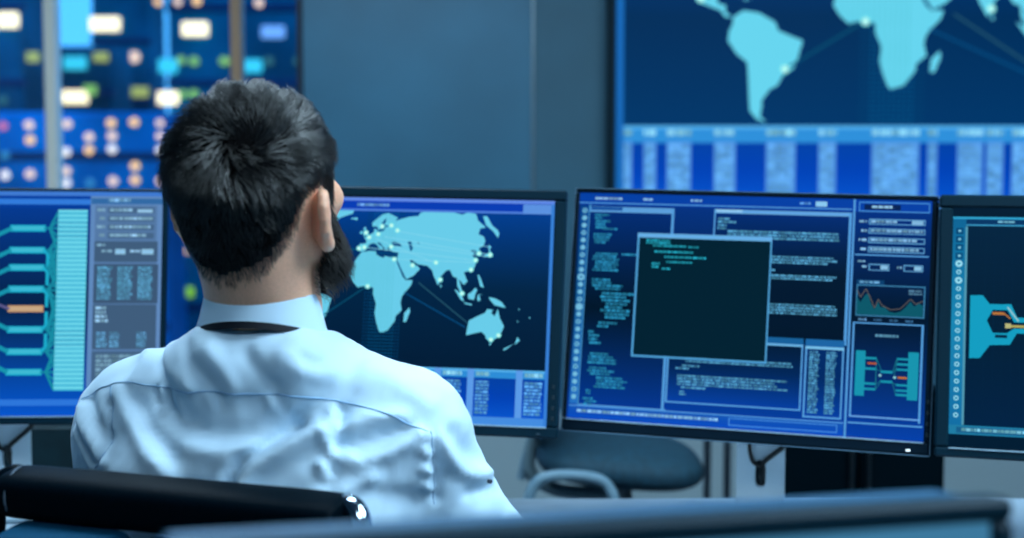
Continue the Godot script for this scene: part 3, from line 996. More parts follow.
# insets: left, top, right, bottom of the lit area inside the 0.55 x 0.38 m front
func monitor(label: String, centre: Vector3, turn: Vector3, size: Vector2, inset: Array, style: int, screen: StandardMaterial3D, neck_shift := 0.0) -> Node3D:
	var face := Basis(Vector3.UP, deg_to_rad(turn.x)) * Basis(Vector3.RIGHT, deg_to_rad(turn.y)) * Basis(Vector3.BACK, deg_to_rad(turn.z))
	var yaw := Basis(Vector3.UP, deg_to_rad(turn.x))
	var foot := centre + yaw * Vector3(neck_shift, 0, -0.085)
	foot.y = DESK_Y
	var t := thing("computer_monitor", label, "monitor", foot, 0.0, "desk monitors")
	var head := Transform3D(face, centre - foot)
	var black: StandardMaterial3D = [mat(Color(0.015, 0.13, 0.18), 0.5, 0.0, 0.22), mat(Color(0.015, 0.09, 0.14), 0.45, 0.0, 0.22)][style % 2]
	var w := size.x
	var h := size.y
	var st := tool_()
	var il: float = inset[0]
	var it: float = inset[1]
	var ir: float = inset[2]
	var ib: float = inset[3]
	rbox(st, Vector3(w, it, 0.022), 0.003, Transform3D(Basis(), Vector3(0, h / 2 - it / 2, -0.011)))
	rbox(st, Vector3(w, ib, 0.022), 0.003, Transform3D(Basis(), Vector3(0, -h / 2 + ib / 2, -0.011)))
	rbox(st, Vector3(il, h - it - ib, 0.022), 0.003, Transform3D(Basis(), Vector3(-w / 2 + il / 2, (ib - it) / 2, -0.011)))
	rbox(st, Vector3(ir, h - it - ib, 0.022), 0.003, Transform3D(Basis(), Vector3(w / 2 - ir / 2, (ib - it) / 2, -0.011)))
	part("bezel", st, black, t, head)
	var sc := put("screen", screen_mesh(w - il - ir, h - it - ib), screen, t, head * Transform3D(Basis(), Vector3((il - ir) / 2, (ib - it) / 2, -0.003)))
	sc.set_meta("label", "lit screen")
	screen_light(t, Vector2(w - il - ir, h - it - ib), head, 0.02)
	st = tool_()
	var deep := 0.045 if style == 4 else 0.022
	rbox(st, Vector3(w - 0.004, h - 0.004, deep), 0.006, Transform3D(Basis(), Vector3(0, 0, -0.0205 - deep / 2)))
	rbox(st, Vector3(w * 0.6, h * 0.6, 0.03), 0.012, Transform3D(Basis(), Vector3(0, -0.01, -0.055)))
	part("housing", st, mat(Color(0.12, 0.30, 0.42), 0.5) if style == 4 else black, t, head)  # close-up housing coloured paler, so its top edge looks caught by ceiling light
	# thin bright line along the lower edge of the lit area, and along the outer rim
	st = tool_()
	rbox(st, Vector3(w - il - ir, 0.0022, 0.002), 0.0005, Transform3D(Basis(), Vector3((il - ir) / 2, -h / 2 + ib - 0.001, 0.0008)))
	var tr := part("trim", st, mat(Color(0.60, 0.70, 0.76), 0.3, 0.4), t, head)
	tr.set_meta("label", "pale line under the lit screen")
	if style == 1:
		st = tool_()
		for s in [-1.0, 1.0]:
			rbox(st, Vector3(0.0016, h, 0.006), 0.0005, Transform3D(Basis(), Vector3(s * (w / 2 + 0.0006), 0, -0.003)))
			rbox(st, Vector3(w, 0.0016, 0.006), 0.0005, Transform3D(Basis(), Vector3(0, s * (h / 2 + 0.0006), -0.003)))
		part("rim", st, mat(Color(0.34, 0.46, 0.54), 0.35, 0.6), t, head)
	var led := glow_mat(Color(0.9, 0.97, 1.0), 1.5)
	st = tool_()
	rbox(st, Vector3(0.006, 0.0026, 0.002), 0.0005, Transform3D(Basis(), Vector3(w / 2 - 0.030, -h / 2 + 0.006, 0.0006)))
	part("power_light", st, led if style == 1 else mat(Color(0.1, 0.2, 0.25), 0.4), t, head)
	# buttons on the lower side of the bezel
	for k in 4:
		st = tool_()
		rbox(st, Vector3(0.004, 0.006, 0.0016), 0.0005, Transform3D(Basis(), Vector3(w / 2 - ir * 0.5, -h / 2 + 0.03 + k * 0.016, 0.0006)))
		part("button", st, mat(Color(0.05, 0.12, 0.15), 0.3), t, head)
	# stand
	var arm_y := centre.y - 0.02 - DESK_Y
	st = tool_()
	slotted_plate(st, 0.075, arm_y, Vector2(0.0, 0.083 - arm_y / 2), Vector2(0.0085, 0.022), 0.012)
	var neck := part("stand_neck", st, mat(Color(0.86, 0.91, 0.94), 0.45), t, Transform3D(yaw, Vector3(0, arm_y / 2, 0)))
	neck.set_meta("label", "pale grey stand column with an oval cable slot")
	st = tool_()
	var hub := yaw.inverse() * (centre - foot)
	tube(st, [yaw * Vector3(-neck_shift, hub.y - 0.02, 0.04), yaw * Vector3(-neck_shift, hub.y - 0.02, 0.012), yaw * Vector3(0, arm_y - 0.03, 0.0)], 0.022, 14)
	part("hinge", st, mat(Color(0.10, 0.14, 0.17), 0.4, 0.4), t)
	st = tool_()
	rbox(st, Vector3(0.26, 0.014, 0.19), 0.005, Transform3D(yaw, Vector3(0, 0.007, 0) + yaw * Vector3(0, 0, 0.03)))
	part("stand_base", st, mat(Color(0.60, 0.68, 0.73), 0.38, 0.3), t)
	if style != 3:
		st = tool_()
		var pts := curve([yaw * Vector3(-0.016, arm_y - 0.03, 0.03), yaw * Vector3(-0.017, 0.15, 0.016), yaw * Vector3(-0.013, 0.108, 0.012), yaw * Vector3(-0.002, 0.096, 0.008), yaw * Vector3(0.002, 0.088, -0.012), yaw * Vector3(0.0, 0.03, -0.03)])
		tube(st, pts, 0.0035, 10)
		var pts2 := curve([yaw * Vector3(0.001, 0.072, -0.012), yaw * Vector3(0.001, 0.088, 0.002), yaw * Vector3(0.006, 0.103, 0.012), yaw * Vector3(0.022, 0.118, 0.016), yaw * Vector3(0.042, 0.136, 0.016), yaw * Vector3(0.060, 0.165, 0.012)])
		tube(st, pts2, 0.0040, 10)
		part("cable", st, mat(Color(0.015, 0.02, 0.025), 0.5), t)
	return t


func make_monitors() -> void:
	var size := Vector2(0.55, 0.38)
	var lift := Vector3(0, EYE.y, 0)
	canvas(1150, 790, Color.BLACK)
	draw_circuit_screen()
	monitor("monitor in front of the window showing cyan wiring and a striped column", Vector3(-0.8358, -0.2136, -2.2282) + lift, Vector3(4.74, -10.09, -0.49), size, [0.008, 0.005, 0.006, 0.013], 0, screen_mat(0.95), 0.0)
	canvas(1200, 830, Color.BLACK)
	draw_map_screen(757, 795, Color(0.46, 0.80, 0.94), [[40, 100], [150, 200], [250, 330], [380, 430], [480, 550], [600, 640], [684, 742], [784, 826], [930, 984]], false)
	monitor("monitor beyond the man's shoulder showing a pale blue world map", Vector3(-0.196, -0.211, -2.1555) + lift, Vector3(-7.68, -10.93, -0.95), size, [0.018, 0.017, 0.018, 0.017], 0, screen_mat(0.95), 0.0)
	canvas(1500, 1030, Color.BLACK)
	draw_code_screen()
	monitor("monitor showing program code behind a blank dark window", Vector3(0.3531, -0.2197, -2.1121) + lift, Vector3(-15.89, -9.94, -1.1), size, [0.0065, 0.006, 0.009, 0.019], 1, screen_mat(0.95), 0.018)
	canvas(1150, 790, Color.BLACK)
	draw_schematic_screen()
	monitor("thick-framed monitor showing a dark schematic with a cyan connector", Vector3(0.88, -0.2223, -1.9405) + lift, Vector3(-15.88, -9.95, -0.3), size, [0.019, 0.019, 0.019, 0.014], 2, screen_mat(0.95), 0.0)
	# a second desk row in front of the camera: only the top of one monitor reaches into view
	var a := at(150, 550, 0.56)
	var b := at(1008, 498, 0.70)
	var along := b - a
	var yaw := rad_to_deg(atan2(-along.z, along.x))
	var w := Vector2(along.x, along.z).length()
	var face := Basis(Vector3.UP, deg_to_rad(yaw)) * Basis(Vector3.RIGHT, deg_to_rad(-6))
	var roll := rad_to_deg(asin(clampf(along.y / along.length(), -0.2, 0.2)))
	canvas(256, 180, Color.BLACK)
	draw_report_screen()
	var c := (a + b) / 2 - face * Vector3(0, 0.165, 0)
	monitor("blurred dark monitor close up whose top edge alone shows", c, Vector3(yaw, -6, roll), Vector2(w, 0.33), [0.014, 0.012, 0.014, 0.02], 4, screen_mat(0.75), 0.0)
	var t := thing("desk", "small dark desk under the blurred close-up monitor", "desk", Vector3(c.x, 0, c.z - 0.02))
	var st := tool_()
	rbox(st, Vector3(1.1, 0.03, 0.34), 0.004, Transform3D(Basis(), Vector3(0, DESK_Y - 0.015, 0)))
	part("desk_top", st, mat(Color(0.10, 0.15, 0.2), 0.5), t)
	for x in [-0.5, 0.5]:
		for z in [-0.14, 0.14]:
			st = tool_()
			rbox(st, Vector3(0.04, DESK_Y - 0.03, 0.04), 0.003, Transform3D(Basis(), Vector3(x, (DESK_Y - 0.03) / 2, z)))
			part("leg", st, mat(Color(0.08, 0.1, 0.12), 0.4, 0.5), t)


# ------------------------------------------------------------------ furniture behind the monitors
func make_back_furniture() -> void:
	# visitor chair
	var z := 3.6
	var c := at(622, 462, z)
	var t := thing("task_chair", "dark teal padded chair with a pale tubular arm behind the monitors", "chair", Vector3(c.x, 0, c.z))
	var fabric := noisy(Color(0.06, 0.27, 0.35), 0.3, 6.0, 0.8, 0.0)
	var st := tool_()
	cushion(st, Vector3(0.215, 0.058, 0.22), Transform3D(Basis(Vector3.BACK, deg_to_rad(-5)), Vector3(-0.01, c.y + 0.01, 0)), 0.8, 0.6)
	part("seat", st, fabric, t)
	st = tool_()
	cushion(st, Vector3(0.04, 0.22, 0.2), Transform3D(Basis(Vector3.BACK, deg_to_rad(10)), Vector3(-0.24, c.y + 0.30, 0)), 0.45, 0.45)
	part("backrest", st, fabric, t)
	st = tool_()
	tube(st, curve([Vector3(-0.22, c.y + 0.10, 0), Vector3(-0.24, c.y - 0.02, 0), Vector3(-0.16, c.y - 0.075, 0), Vector3(0, c.y - 0.08, 0)]), 0.018, 10)
	part("back_support", st, mat(Color(0.40, 0.50, 0.54), 0.5), t)
	var pale := mat(Color(0.42, 0.55, 0.62), 0.5)
	for s in [1.0, -1.0]:
		st = tool_()
		var zz: float = 0.25 * s
		tube(st, curve([Vector3(-0.26, c.y - 0.10, zz), Vector3(-0.235, c.y - 0.01, zz), Vector3(-0.19, c.y + 0.018, zz), Vector3(-0.10, c.y + 0.016, zz), Vector3(-0.055, c.y - 0.005, zz), Vector3(-0.032, c.y - 0.06, zz), Vector3(-0.022, c.y - 0.14, zz * 0.6), Vector3(-0.02, c.y - 0.17, 0)]), 0.0135, 12)
		part("armrest", st, pale, t)
	st = tool_()
	tube(st, [Vector3(0, c.y - 0.05, 0), Vector3(0, 0.10, 0)], 0.027, 14)
	part("column", st, mat(Color(0.4, 0.44, 0.47), 0.3, 0.8), t)
	star_base(t, mat(Color(0.10, 0.12, 0.14), 0.4, 0.3), 0.28)
	# black cabinet
	var l := at(770, 460, 3.3)
	var r := at(944, 460, 3.3)
	t = thing("cabinet", "low black storage cabinet against the grey wall", "cabinet", Vector3((l.x + r.x) / 2, 0, -3.5))
	var cw_ := r.x - l.x
	var blk := mat(Color(0.0, 0.05, 0.08), 0.7, 0.0, 0.12)
	st = tool_()
	box(st, Vector3(-cw_ / 2, 0.0, -0.2), Vector3(cw_ / 2, 0.78, 0.2), 0.004)
	part("body", st, blk, t)
	for s in [-1.0, 1.0]:
		st = tool_()
		box(st, Vector3(s * cw_ / 4 - cw_ / 4 + 0.004, 0.04, 0.2), Vector3(s * cw_ / 4 + cw_ / 4 - 0.004, 0.76, 0.218), 0.003)
		var d := part("door", st, blk, t)
		st = tool_()
		tube(st, [Vector3(-s * -0.02, 0.55, 0.235), Vector3(-s * -0.02, 0.65, 0.235)], 0.005, 8)
		part("handle", st, mat(Color(0.2, 0.24, 0.27), 0.3, 0.8), d)
	# sideboard under the window
	t = thing("sideboard", "low dark teal sideboard standing before the night window", "sideboard", Vector3(-1.25, 0, -3.2))
	var teal_m := noisy(Color(0.05, 0.20, 0.24), 0.3, 2.0, 0.6)
	st = tool_()
	box(st, Vector3(-0.55, 0.05, -0.2), Vector3(0.55, 0.76, 0.2), 0.004)
	part("body", st, teal_m, t)
	st = tool_()
	box(st, Vector3(-0.52, 0.0, -0.17), Vector3(0.52, 0.05, 0.17), 0.003)
	part("plinth", st, mat(Color(0.03, 0.08, 0.10), 0.7), t)
	for k in 3:
		st = tool_()
		var x0 := -0.545 + k * 0.365
		box(st, Vector3(x0, 0.07, 0.2), Vector3(x0 + 0.36, 0.75, 0.217), 0.003)
		var dd := part("door", st, teal_m, t)
		st = tool_()
		tube(st, [Vector3(x0 + 0.33, 0.58, 0.23), Vector3(x0 + 0.33, 0.66, 0.23)], 0.005, 8)
		part("handle", st, mat(Color(0.3, 0.34, 0.36), 0.3, 0.8), dd)
	# slim stand with two dark posts
	var p := at(718, 470, 4.5)
	t = thing("side_stand", "slim stand on two dark posts between the chair and the cabinet", "stand", Vector3(p.x, 0, p.z))
	for u in [707.0, 727.0]:
		st = tool_()
		var q := at(u, 470, 4.5)
		rbox(st, Vector3(0.022, 0.86, 0.03), 0.003, Transform3D(Basis(), Vector3(q.x - p.x, 0.45, 0)))
		part("post", st, mat(Color(0.05, 0.13, 0.18), 0.5), t)
	st = tool_()
	rbox(st, Vector3(0.26, 0.02, 0.22), 0.004, Transform3D(Basis(), Vector3(0, 0.89, 0)))
	part("shelf", st, mat(Color(0.08, 0.12, 0.15), 0.5), t)
	st = tool_()
	rbox(st, Vector3(0.26, 0.02, 0.22), 0.004, Transform3D(Basis(), Vector3(0, 0.01, 0)))
	part("foot_plate", st, mat(Color(0.08, 0.12, 0.15), 0.5), t)


func star_base(t: Node3D, m: Material, reach: float) -> void:
	for k in 5:
		var a := TAU * k / 5 + 0.3
		var d := Vector3(cos(a), 0, sin(a))
		var st := tool_()
		tube(st, [Vector3(0, 0.10, 0), d * reach * 0.5 + Vector3(0, 0.09, 0), d * reach + Vector3(0, 0.07, 0)], [0.028, 0.02, 0.014], 10)
		part("base_arm", st, m, t)
		st = tool_()
		for s in [-1.0, 1.0]:
			var side: Vector3 = Vector3(-d.z, 0, d.x) * 0.014 * s
			tube(st, [d * reach + Vector3(0, 0.026, 0) + side * 0.5, d * reach + Vector3(0, 0.026, 0) + side * 1.5], 0.026, 16)
		part("caster", st, mat(Color(0.04, 0.05, 0.06), 0.5), t)


# ------------------------------------------------------------------ the man's chair
func make_office_chair() -> void:
	var l := at(10, 470, 1.285)
	var r := at(344, 503, 1.165)
	var top := 1.026
	var mid := (l + r) / 2
	var along := Vector3(r.x - l.x, 0, r.z - l.z)
	var w := along.length()
	var yaw := atan2(-along.z, along.x)
	var b := Basis(Vector3.UP, yaw)
	var seat := mid + b * Vector3(0.03, 0, -0.25)
	var t := thing("office_chair", "black leather office chair with chrome frame under the seated man", "chair", Vector3(seat.x, 0, seat.z), yaw)
	var back := b.inverse() * Vector3(mid.x - seat.x, 0, mid.z - seat.z)
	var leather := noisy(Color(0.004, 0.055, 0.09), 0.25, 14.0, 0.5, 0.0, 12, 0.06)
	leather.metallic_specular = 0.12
	var lit_leather := noisy(Color(0.04, 0.27, 0.39), 0.2, 14.0, 0.5, 0.0, 13, 0.06)  # same leather in a lighter colour, painting the light on the lower back
	lit_leather.metallic_specular = 0.25
	var chrome := mat(Color(0.72, 0.78, 0.82), 0.12, 1.0)
	# upper pad: a long roll that narrows a little towards the tube end
	var st := tool_()
	var lean := Basis(Vector3.RIGHT, deg_to_rad(8))
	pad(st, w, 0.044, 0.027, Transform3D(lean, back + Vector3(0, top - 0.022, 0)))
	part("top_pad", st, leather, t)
	st = tool_()
	var seam := []
	for i in 17:
		var a := -0.55 * PI + 1.1 * PI * i / 16.0
		seam.append(back + Vector3(0, top - 0.022, 0) + lean * Vector3(-w / 2 + 0.012 + 0.004 * cos(a), 0.0225 * sin(a), 0.0275 * cos(a)))
	tube(st, seam, 0.0011, 6)
	var sm := part("stitching", st, mat(Color(0.30, 0.36, 0.42), 0.6), t)
	sm.set_meta("label", "pale stitch line round the end of the pad")
	# lower back in two panels with a gap between them
	var gap := 0.44 * w - w / 2
	var spans := [[-w / 2 + 0.016, gap - 0.004], [gap + 0.004, w / 2 - 0.012]]
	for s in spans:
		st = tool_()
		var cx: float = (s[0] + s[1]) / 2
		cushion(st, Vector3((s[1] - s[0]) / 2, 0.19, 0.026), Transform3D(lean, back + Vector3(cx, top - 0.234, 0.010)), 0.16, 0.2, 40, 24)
		part("back_panel", st, lit_leather, t)
	st = tool_()
	cushion(st, Vector3(0.235, 0.045, 0.235), Transform3D(Basis(), Vector3(0, 0.435, 0)), 0.4, 0.4)
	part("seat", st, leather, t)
	# chrome tube at both ends of the back, running down and under the seat
	for s in [-1.0, 1.0]:
		st = tool_()
		var x: float = s * (w / 2 + 0.006)
		tube(st, curve([back + Vector3(x - s * 0.03, top - 0.022, -0.016), back + Vector3(x - s * 0.004, top - 0.010, -0.008), back + Vector3(x + s * 0.010, top - 0.03, 0.0), back + Vector3(x + s * 0.014, top - 0.09, 0.004), back + Vector3(x + s * 0.010, 0.62, 0.05), Vector3(x, 0.40, back.z - 0.02), Vector3(s * 0.20, 0.375, 0.0), Vector3(s * 0.20, 0.375, -0.2)]), 0.0105, 14)
		part("frame_tube", st, chrome if s > 0 else leather, t)
	for s in [-1.0, 1.0]:
		st = tool_()
		tube(st, curve([Vector3(s * 0.27, 0.39, 0.1), Vector3(s * 0.30, 0.50, 0.1), Vector3(s * 0.30, 0.60, 0.06), Vector3(s * 0.30, 0.62, -0.05), Vector3(s * 0.29, 0.61, -0.13)]), 0.014, 12)
		tube(st, [Vector3(s * 0.27, 0.39, 0.1), Vector3(s * 0.1, 0.385, 0.05)], 0.014, 10)
		part("armrest", st, mat(Color(0.05, 0.07, 0.09), 0.4), t)
	st = tool_()
	tube(st, [Vector3(0, 0.40, 0), Vector3(0, 0.10, 0)], 0.03, 16)
	part("column", st, chrome, t)
	star_base(t, chrome, 0.30)


# a stuffed roll: superelliptic section, rounded ends
func pad(st: SurfaceTool, w: float, height: float, half_depth: float, xf: Transform3D) -> void:
	cushion(st, Vector3(half_depth, w / 2, height / 2), xf * Transform3D(Basis(Vector3(0, 0, 1), Vector3(1, 0, 0), Vector3(0, 1, 0)), Vector3.ZERO), 0.14, 0.62, 40, 40)


# ------------------------------------------------------------------ smooth bodies from tapered bones
# prim: [a, b, ra, rb] tapered capsule, or [centre, radii] ellipsoid
func field(p: Vector3, prims: Array, k: float) -> float:
	var d := 1e9
	for q in prims:
		var e: float
		if q.size() == 4:
			var a: Vector3 = q[0]
			var ba: Vector3 = q[1] - a
			var pa := p - a
			var h := clampf(pa.dot(ba) / ba.length_squared(), 0.0, 1.0)
			e = (pa - ba * h).length() - lerpf(q[2], q[3], h)
		else:
			var v: Vector3 = p - q[0]
			var r: Vector3 = q[1]
			var k0 := (v / r).length()
			var k1 := (v / (r * r)).length()
			e = k0 * (k0 - 1.0) / maxf(k1, 1e-6)
		var h2 := maxf(k - absf(d - e), 0.0) / k
		d = minf(d, e) - h2 * h2 * k * 0.25
	return d


# surface nets over the blocks the surface may cross; returns [vertices, quads as 4 indices each]
func nets(prims: Array, k: float, lo: Vector3, hi: Vector3, cell: float) -> Array:
	var n := Vector3i(((hi - lo) / cell).ceil()) + Vector3i.ONE
	const B := 6
	n = Vector3i((n.x / B + 1) * B, (n.y / B + 1) * B, (n.z / B + 1) * B)
	var sx := n.x + 1
	var sy := n.y + 1
	var val := PackedFloat32Array()
	val.resize(sx * sy * (n.z + 1))
	val.fill(1e9)
	var ids := PackedInt32Array()
	ids.resize(val.size())
	ids.fill(-1)
	var verts := PackedVector3Array()
	var cells := PackedInt32Array()
	var reach := B * cell * 0.5 * 1.75 + cell
	for bz in n.z / B:
		for by in n.y / B:
			for bx in n.x / B:
				var base := Vector3i(bx, by, bz) * B
				var mid := lo + (Vector3(base) + Vector3.ONE * B * 0.5) * cell
				if absf(field(mid, prims, k)) > reach * 1.15:
					continue
				for z in range(base.z, base.z + B + 1):
					for y in range(base.y, base.y + B + 1):
						var at_ := (z * sy + y) * sx + base.x
						for x in B + 1:
							if val[at_ + x] > 1e8:
								val[at_ + x] = field(lo + Vector3(base.x + x, y, z) * cell, prims, k)
				for z in range(base.z, base.z + B):
					for y in range(base.y, base.y + B):
						for x in range(base.x, base.x + B):
							var i0 := (z * sy + y) * sx + x
							var c := [val[i0], val[i0 + 1], val[i0 + sx], val[i0 + sx + 1], val[i0 + sx * sy], val[i0 + sx * sy + 1], val[i0 + sx * sy + sx], val[i0 + sx * sy + sx + 1]]
							var inside := 0
							for v in c:
								if v < 0.0:
									inside += 1
							if inside == 0 or inside == 8:
								continue
							var sum := Vector3.ZERO
							var cnt := 0
							for a in 8:
								for bit in [1, 2, 4]:
									if a & bit:
										continue
									var b2: int = a | bit
									if (c[a] < 0.0) != (c[b2] < 0.0):
										var t: float = c[a] / (c[a] - c[b2])
										var pa := Vector3(a & 1, (a >> 1) & 1, (a >> 2) & 1)
										var pb := Vector3(b2 & 1, (b2 >> 1) & 1, (b2 >> 2) & 1)
										sum += pa.lerp(pb, t)
										cnt += 1
							ids[i0] = verts.size()
							verts.append(lo + (Vector3(x, y, z) + sum / cnt) * cell)
							cells.append(i0)
	var quads := PackedInt32Array()
	var step := [1, sx, sx * sy]
	for i0 in cells:
		for a in 3:
			var e: int = step[a]
			if i0 + e >= val.size() or val[i0 + e] > 1e8 or (val[i0] < 0.0) == (val[i0 + e] < 0.0):
				continue
			var u: int = step[(a + 1) % 3]
			var w: int = step[(a + 2) % 3]
			if i0 - u - w < 0:
				continue
			var q := [ids[i0], ids[i0 - u], ids[i0 - u - w], ids[i0 - w]]
			if q.min() < 0:
				continue
			if val[i0] < 0.0:
				q.reverse()
			for v in q:
				quads.append(v)
	return [verts, quads]


func normals_of(verts: PackedVector3Array, quads: PackedInt32Array) -> PackedVector3Array:
	var out := PackedVector3Array()
	out.resize(verts.size())
	for i in quads.size() / 4:
		var a := quads[i * 4]
		var b := quads[i * 4 + 1]
		var c := quads[i * 4 + 2]
		var d := quads[i * 4 + 3]
		var n := (verts[d] - verts[b]).cross(verts[c] - verts[a])
		out[a] += n
		out[b] += n
		out[c] += n
		out[d] += n
	for i in out.size():
		out[i] = out[i].normalized()
	return out


class Soup:
	var v := PackedVector3Array()
	var n := PackedVector3Array()
	var i := PackedInt32Array()

	func add_net(net: Array, normals: PackedVector3Array, xf: Transform3D) -> void:
		var first := v.size()
		v.append_array(xf * net[0])
		for q in normals:
			n.append((xf.basis * q).normalized())
		var flip := xf.basis.determinant() < 0.0
		var quads: PackedInt32Array = net[1]
		for k in quads.size() / 4:
			var a := first + quads[k * 4]
			var b := first + quads[k * 4 + 1]
			var c := first + quads[k * 4 + 2]
			var d := first + quads[k * 4 + 3]
			i.append_array(PackedInt32Array([a, c, b, a, d, c] if flip else [a, b, c, a, c, d]))

	func mesh() -> ArrayMesh:
		var arrays := []
		arrays.resize(Mesh.ARRAY_MAX)
		arrays[Mesh.ARRAY_VERTEX] = v
		arrays[Mesh.ARRAY_NORMAL] = n
		arrays[Mesh.ARRAY_INDEX] = i
		var m := ArrayMesh.new()
		m.add_surface_from_arrays(Mesh.PRIMITIVE_TRIANGLES, arrays)
		return m


# ------------------------------------------------------------------ the man
# body axes: x to his right as seen from behind, y up, -z ahead; origin at the nape where the collar sits
const NAPE := Vector3(-0.2485, 1.145, -1.372)
const TORSO_TURN := -7.0
const HEAD_AT := Vector3(-0.2450, 1.282, -1.366)
const SHOULDER := [Vector3(-0.139, -0.104, -0.035), Vector3(0.136, -0.107, -0.025)]
const ELBOW := [Vector3(-0.215, -0.325, -0.130), Vector3(0.236, -0.315, -0.130)]
const WRIST := [Vector3(-0.085, -0.352, -0.385), Vector3(0.130, -0.352, -0.370)]

var torso := Transform3D()
var skull := []
var hair_edge := FastNoiseLite.new()
var skull_r := []      # distance to the scalp by direction
const SKULL_MID := Vector3(0, 0.013, 0.014)
const LAT := 60
const LON := 120


func fold_px(u: float, v: float) -> Vector2:
	return Vector2((u - 258.0) / 1020.0, (330.0 - v) / 1020.0)


# creases and ridges of the shirt back: height (m), half width (m), then points measured on the photograph
var folds := [
	[0.0050, 0.010, [128, 352, 140, 366, 133, 382]],
	[-0.0026, 0.010, [150, 342, 157, 362, 172, 378]],
	[0.0040, 0.011, [168, 352, 184, 368, 204, 379]],
	[-0.0045, 0.011, [196, 338, 208, 358, 224, 378]],
	[0.0035, 0.010, [224, 345, 240, 362, 252, 380]],
	[-0.0040, 0.010, [262, 345, 274, 362, 290, 380]],
	[0.0030, 0.012, [300, 350, 330, 366, 372, 380]],
	[-0.0030, 0.008, [318, 352, 330, 358]],
	[0.0030, 0.010, [370, 368, 410, 385, 436, 400]],
	[-0.0028, 0.004, [160, 388, 163, 402]], [0.0026, 0.004, [168, 388, 172, 408]], [-0.0026, 0.004, [177, 388, 181, 404]], [0.0026, 0.004, [188, 388, 194, 410]],
	[0.0024, 0.004, [224, 388, 228, 400]], [-0.0022, 0.004, [236, 388, 239, 398]], [0.0022, 0.004, [284, 389, 288, 400]], [-0.0022, 0.004, [296, 390, 300, 402]],
	[0.0050, 0.012, [118, 392, 138, 420, 165, 446, 190, 466]],
	[-0.0040, 0.010, [140, 400, 160, 424, 190, 446]],
	[-0.0045, 0.012, [180, 406, 225, 424, 275, 424, 320, 408]],
	[0.0045, 0.013, [205, 438, 240, 444, 285, 436, 330, 420]],
	[-0.0115, 0.0075, [247, 484, 249, 466, 259, 450, 284, 434, 312, 416]],
	[0.0100, 0.011, [262, 486, 264, 468, 276, 454, 300, 442, 334, 424]],
	[0.0085, 0.009, [216, 486, 250, 492, 300, 498, 340, 498]],
	[-0.0040, 0.010, [205, 474, 240, 478]],
	[-0.0050, 0.008, [352, 404, 351, 440, 346, 476]],
	[0.0055, 0.006, [343, 404, 345, 416]], [0.0055, 0.006, [340, 428, 347, 440]], [0.0050, 0.006, [338, 452, 346, 464]], [0.0050, 0.007, [332, 484, 344, 476]],
	[0.0050, 0.009, [352, 424, 376, 412, 408, 410]],
	[0.0055, 0.009, [352, 444, 372, 452, 396, 444, 424, 430]],
	[-0.0045, 0.009, [356, 434, 384, 430, 412, 420]],
	[0.0045, 0.009, [350, 480, 366, 474, 384, 466]],
	[-0.0035, 0.013, [372, 474, 396, 484, 420, 490]],
	[0.0040, 0.005, [428, 424, 434, 428]], [0.0038, 0.005, [430, 442, 436, 446]], [0.0038, 0.005, [430, 460, 436, 464]], [0.0038, 0.005, [430, 478, 436, 482]],
	[-0.0040, 0.006, [441, 428, 442, 460, 440, 494]],
	[0.0060, 0.008, [444, 430, 452, 452, 464, 470, 480, 480, 492, 478]],
	[-0.0055, 0.010, [456, 430, 466, 448, 480, 462]],
	[0.0050, 0.007, [488, 466, 496, 474, 494, 484]],
	[-0.0040, 0.008, [470, 494, 486, 496, 500, 500]],
	[0.0050, 0.008, [72, 412, 80, 428, 96, 446, 108, 462]],
	[-0.0050, 0.009, [84, 404, 96, 424, 110, 436]],
	[0.0040, 0.006, [66, 436, 78, 452, 92, 470]],
	[-0.0040, 0.0045, [111, 404, 111, 440, 104, 462]],
]


func fold_height(p: Vector3) -> float:
	var q := Vector2(p.x, p.y)
	var h := 0.0
	for f in folds:
		var w: float = f[1] * 0.82
		var best := 1e9
		var pts: Array = f[2]
		for i in pts.size() - 1:
			var a: Vector2 = pts[i]
			var ab: Vector2 = pts[i + 1] - a
			var t := clampf((q - a).dot(ab) / ab.length_squared(), 0.0, 1.0)
			best = minf(best, (q - a - ab * t).length_squared())
			if best > 0.04:
				break
		if best < w * w * 9.0:
			h += f[0] * exp(-best / (w * w))
	return h


func make_person() -> void:
	torso = Transform3D(Basis(Vector3.UP, deg_to_rad(TORSO_TURN)), NAPE)
	var t := thing("person", "dark-haired bearded person in a pale blue shirt seated facing the monitors", "person", Vector3(NAPE.x, 0, NAPE.z))
	var to_t := Transform3D(Basis(), -t.position)
	var body_xf := to_t * torso
	var head_basis := Basis(Vector3.UP, deg_to_rad(-21)) * Basis(Vector3.RIGHT, deg_to_rad(11))
	var head_xf := to_t * Transform3D(head_basis, HEAD_AT)
	make_shirt(t, body_xf)
	make_collar(t, body_xf)
	make_legs(t, body_xf)
	var soup := Soup.new()
	make_head(soup, t, head_xf, body_xf)
	make_hands(soup, body_xf)
	make_inner_body(soup, body_xf)
	var skin := noisy(Color(0.95, 0.70, 0.57), 0.10, 22.0, 0.5, 0.0, 4, 0.05)
	skin.subsurf_scatter_enabled = true
	skin.subsurf_scatter_strength = 0.12
	put("body", soup.mesh(), skin, t)


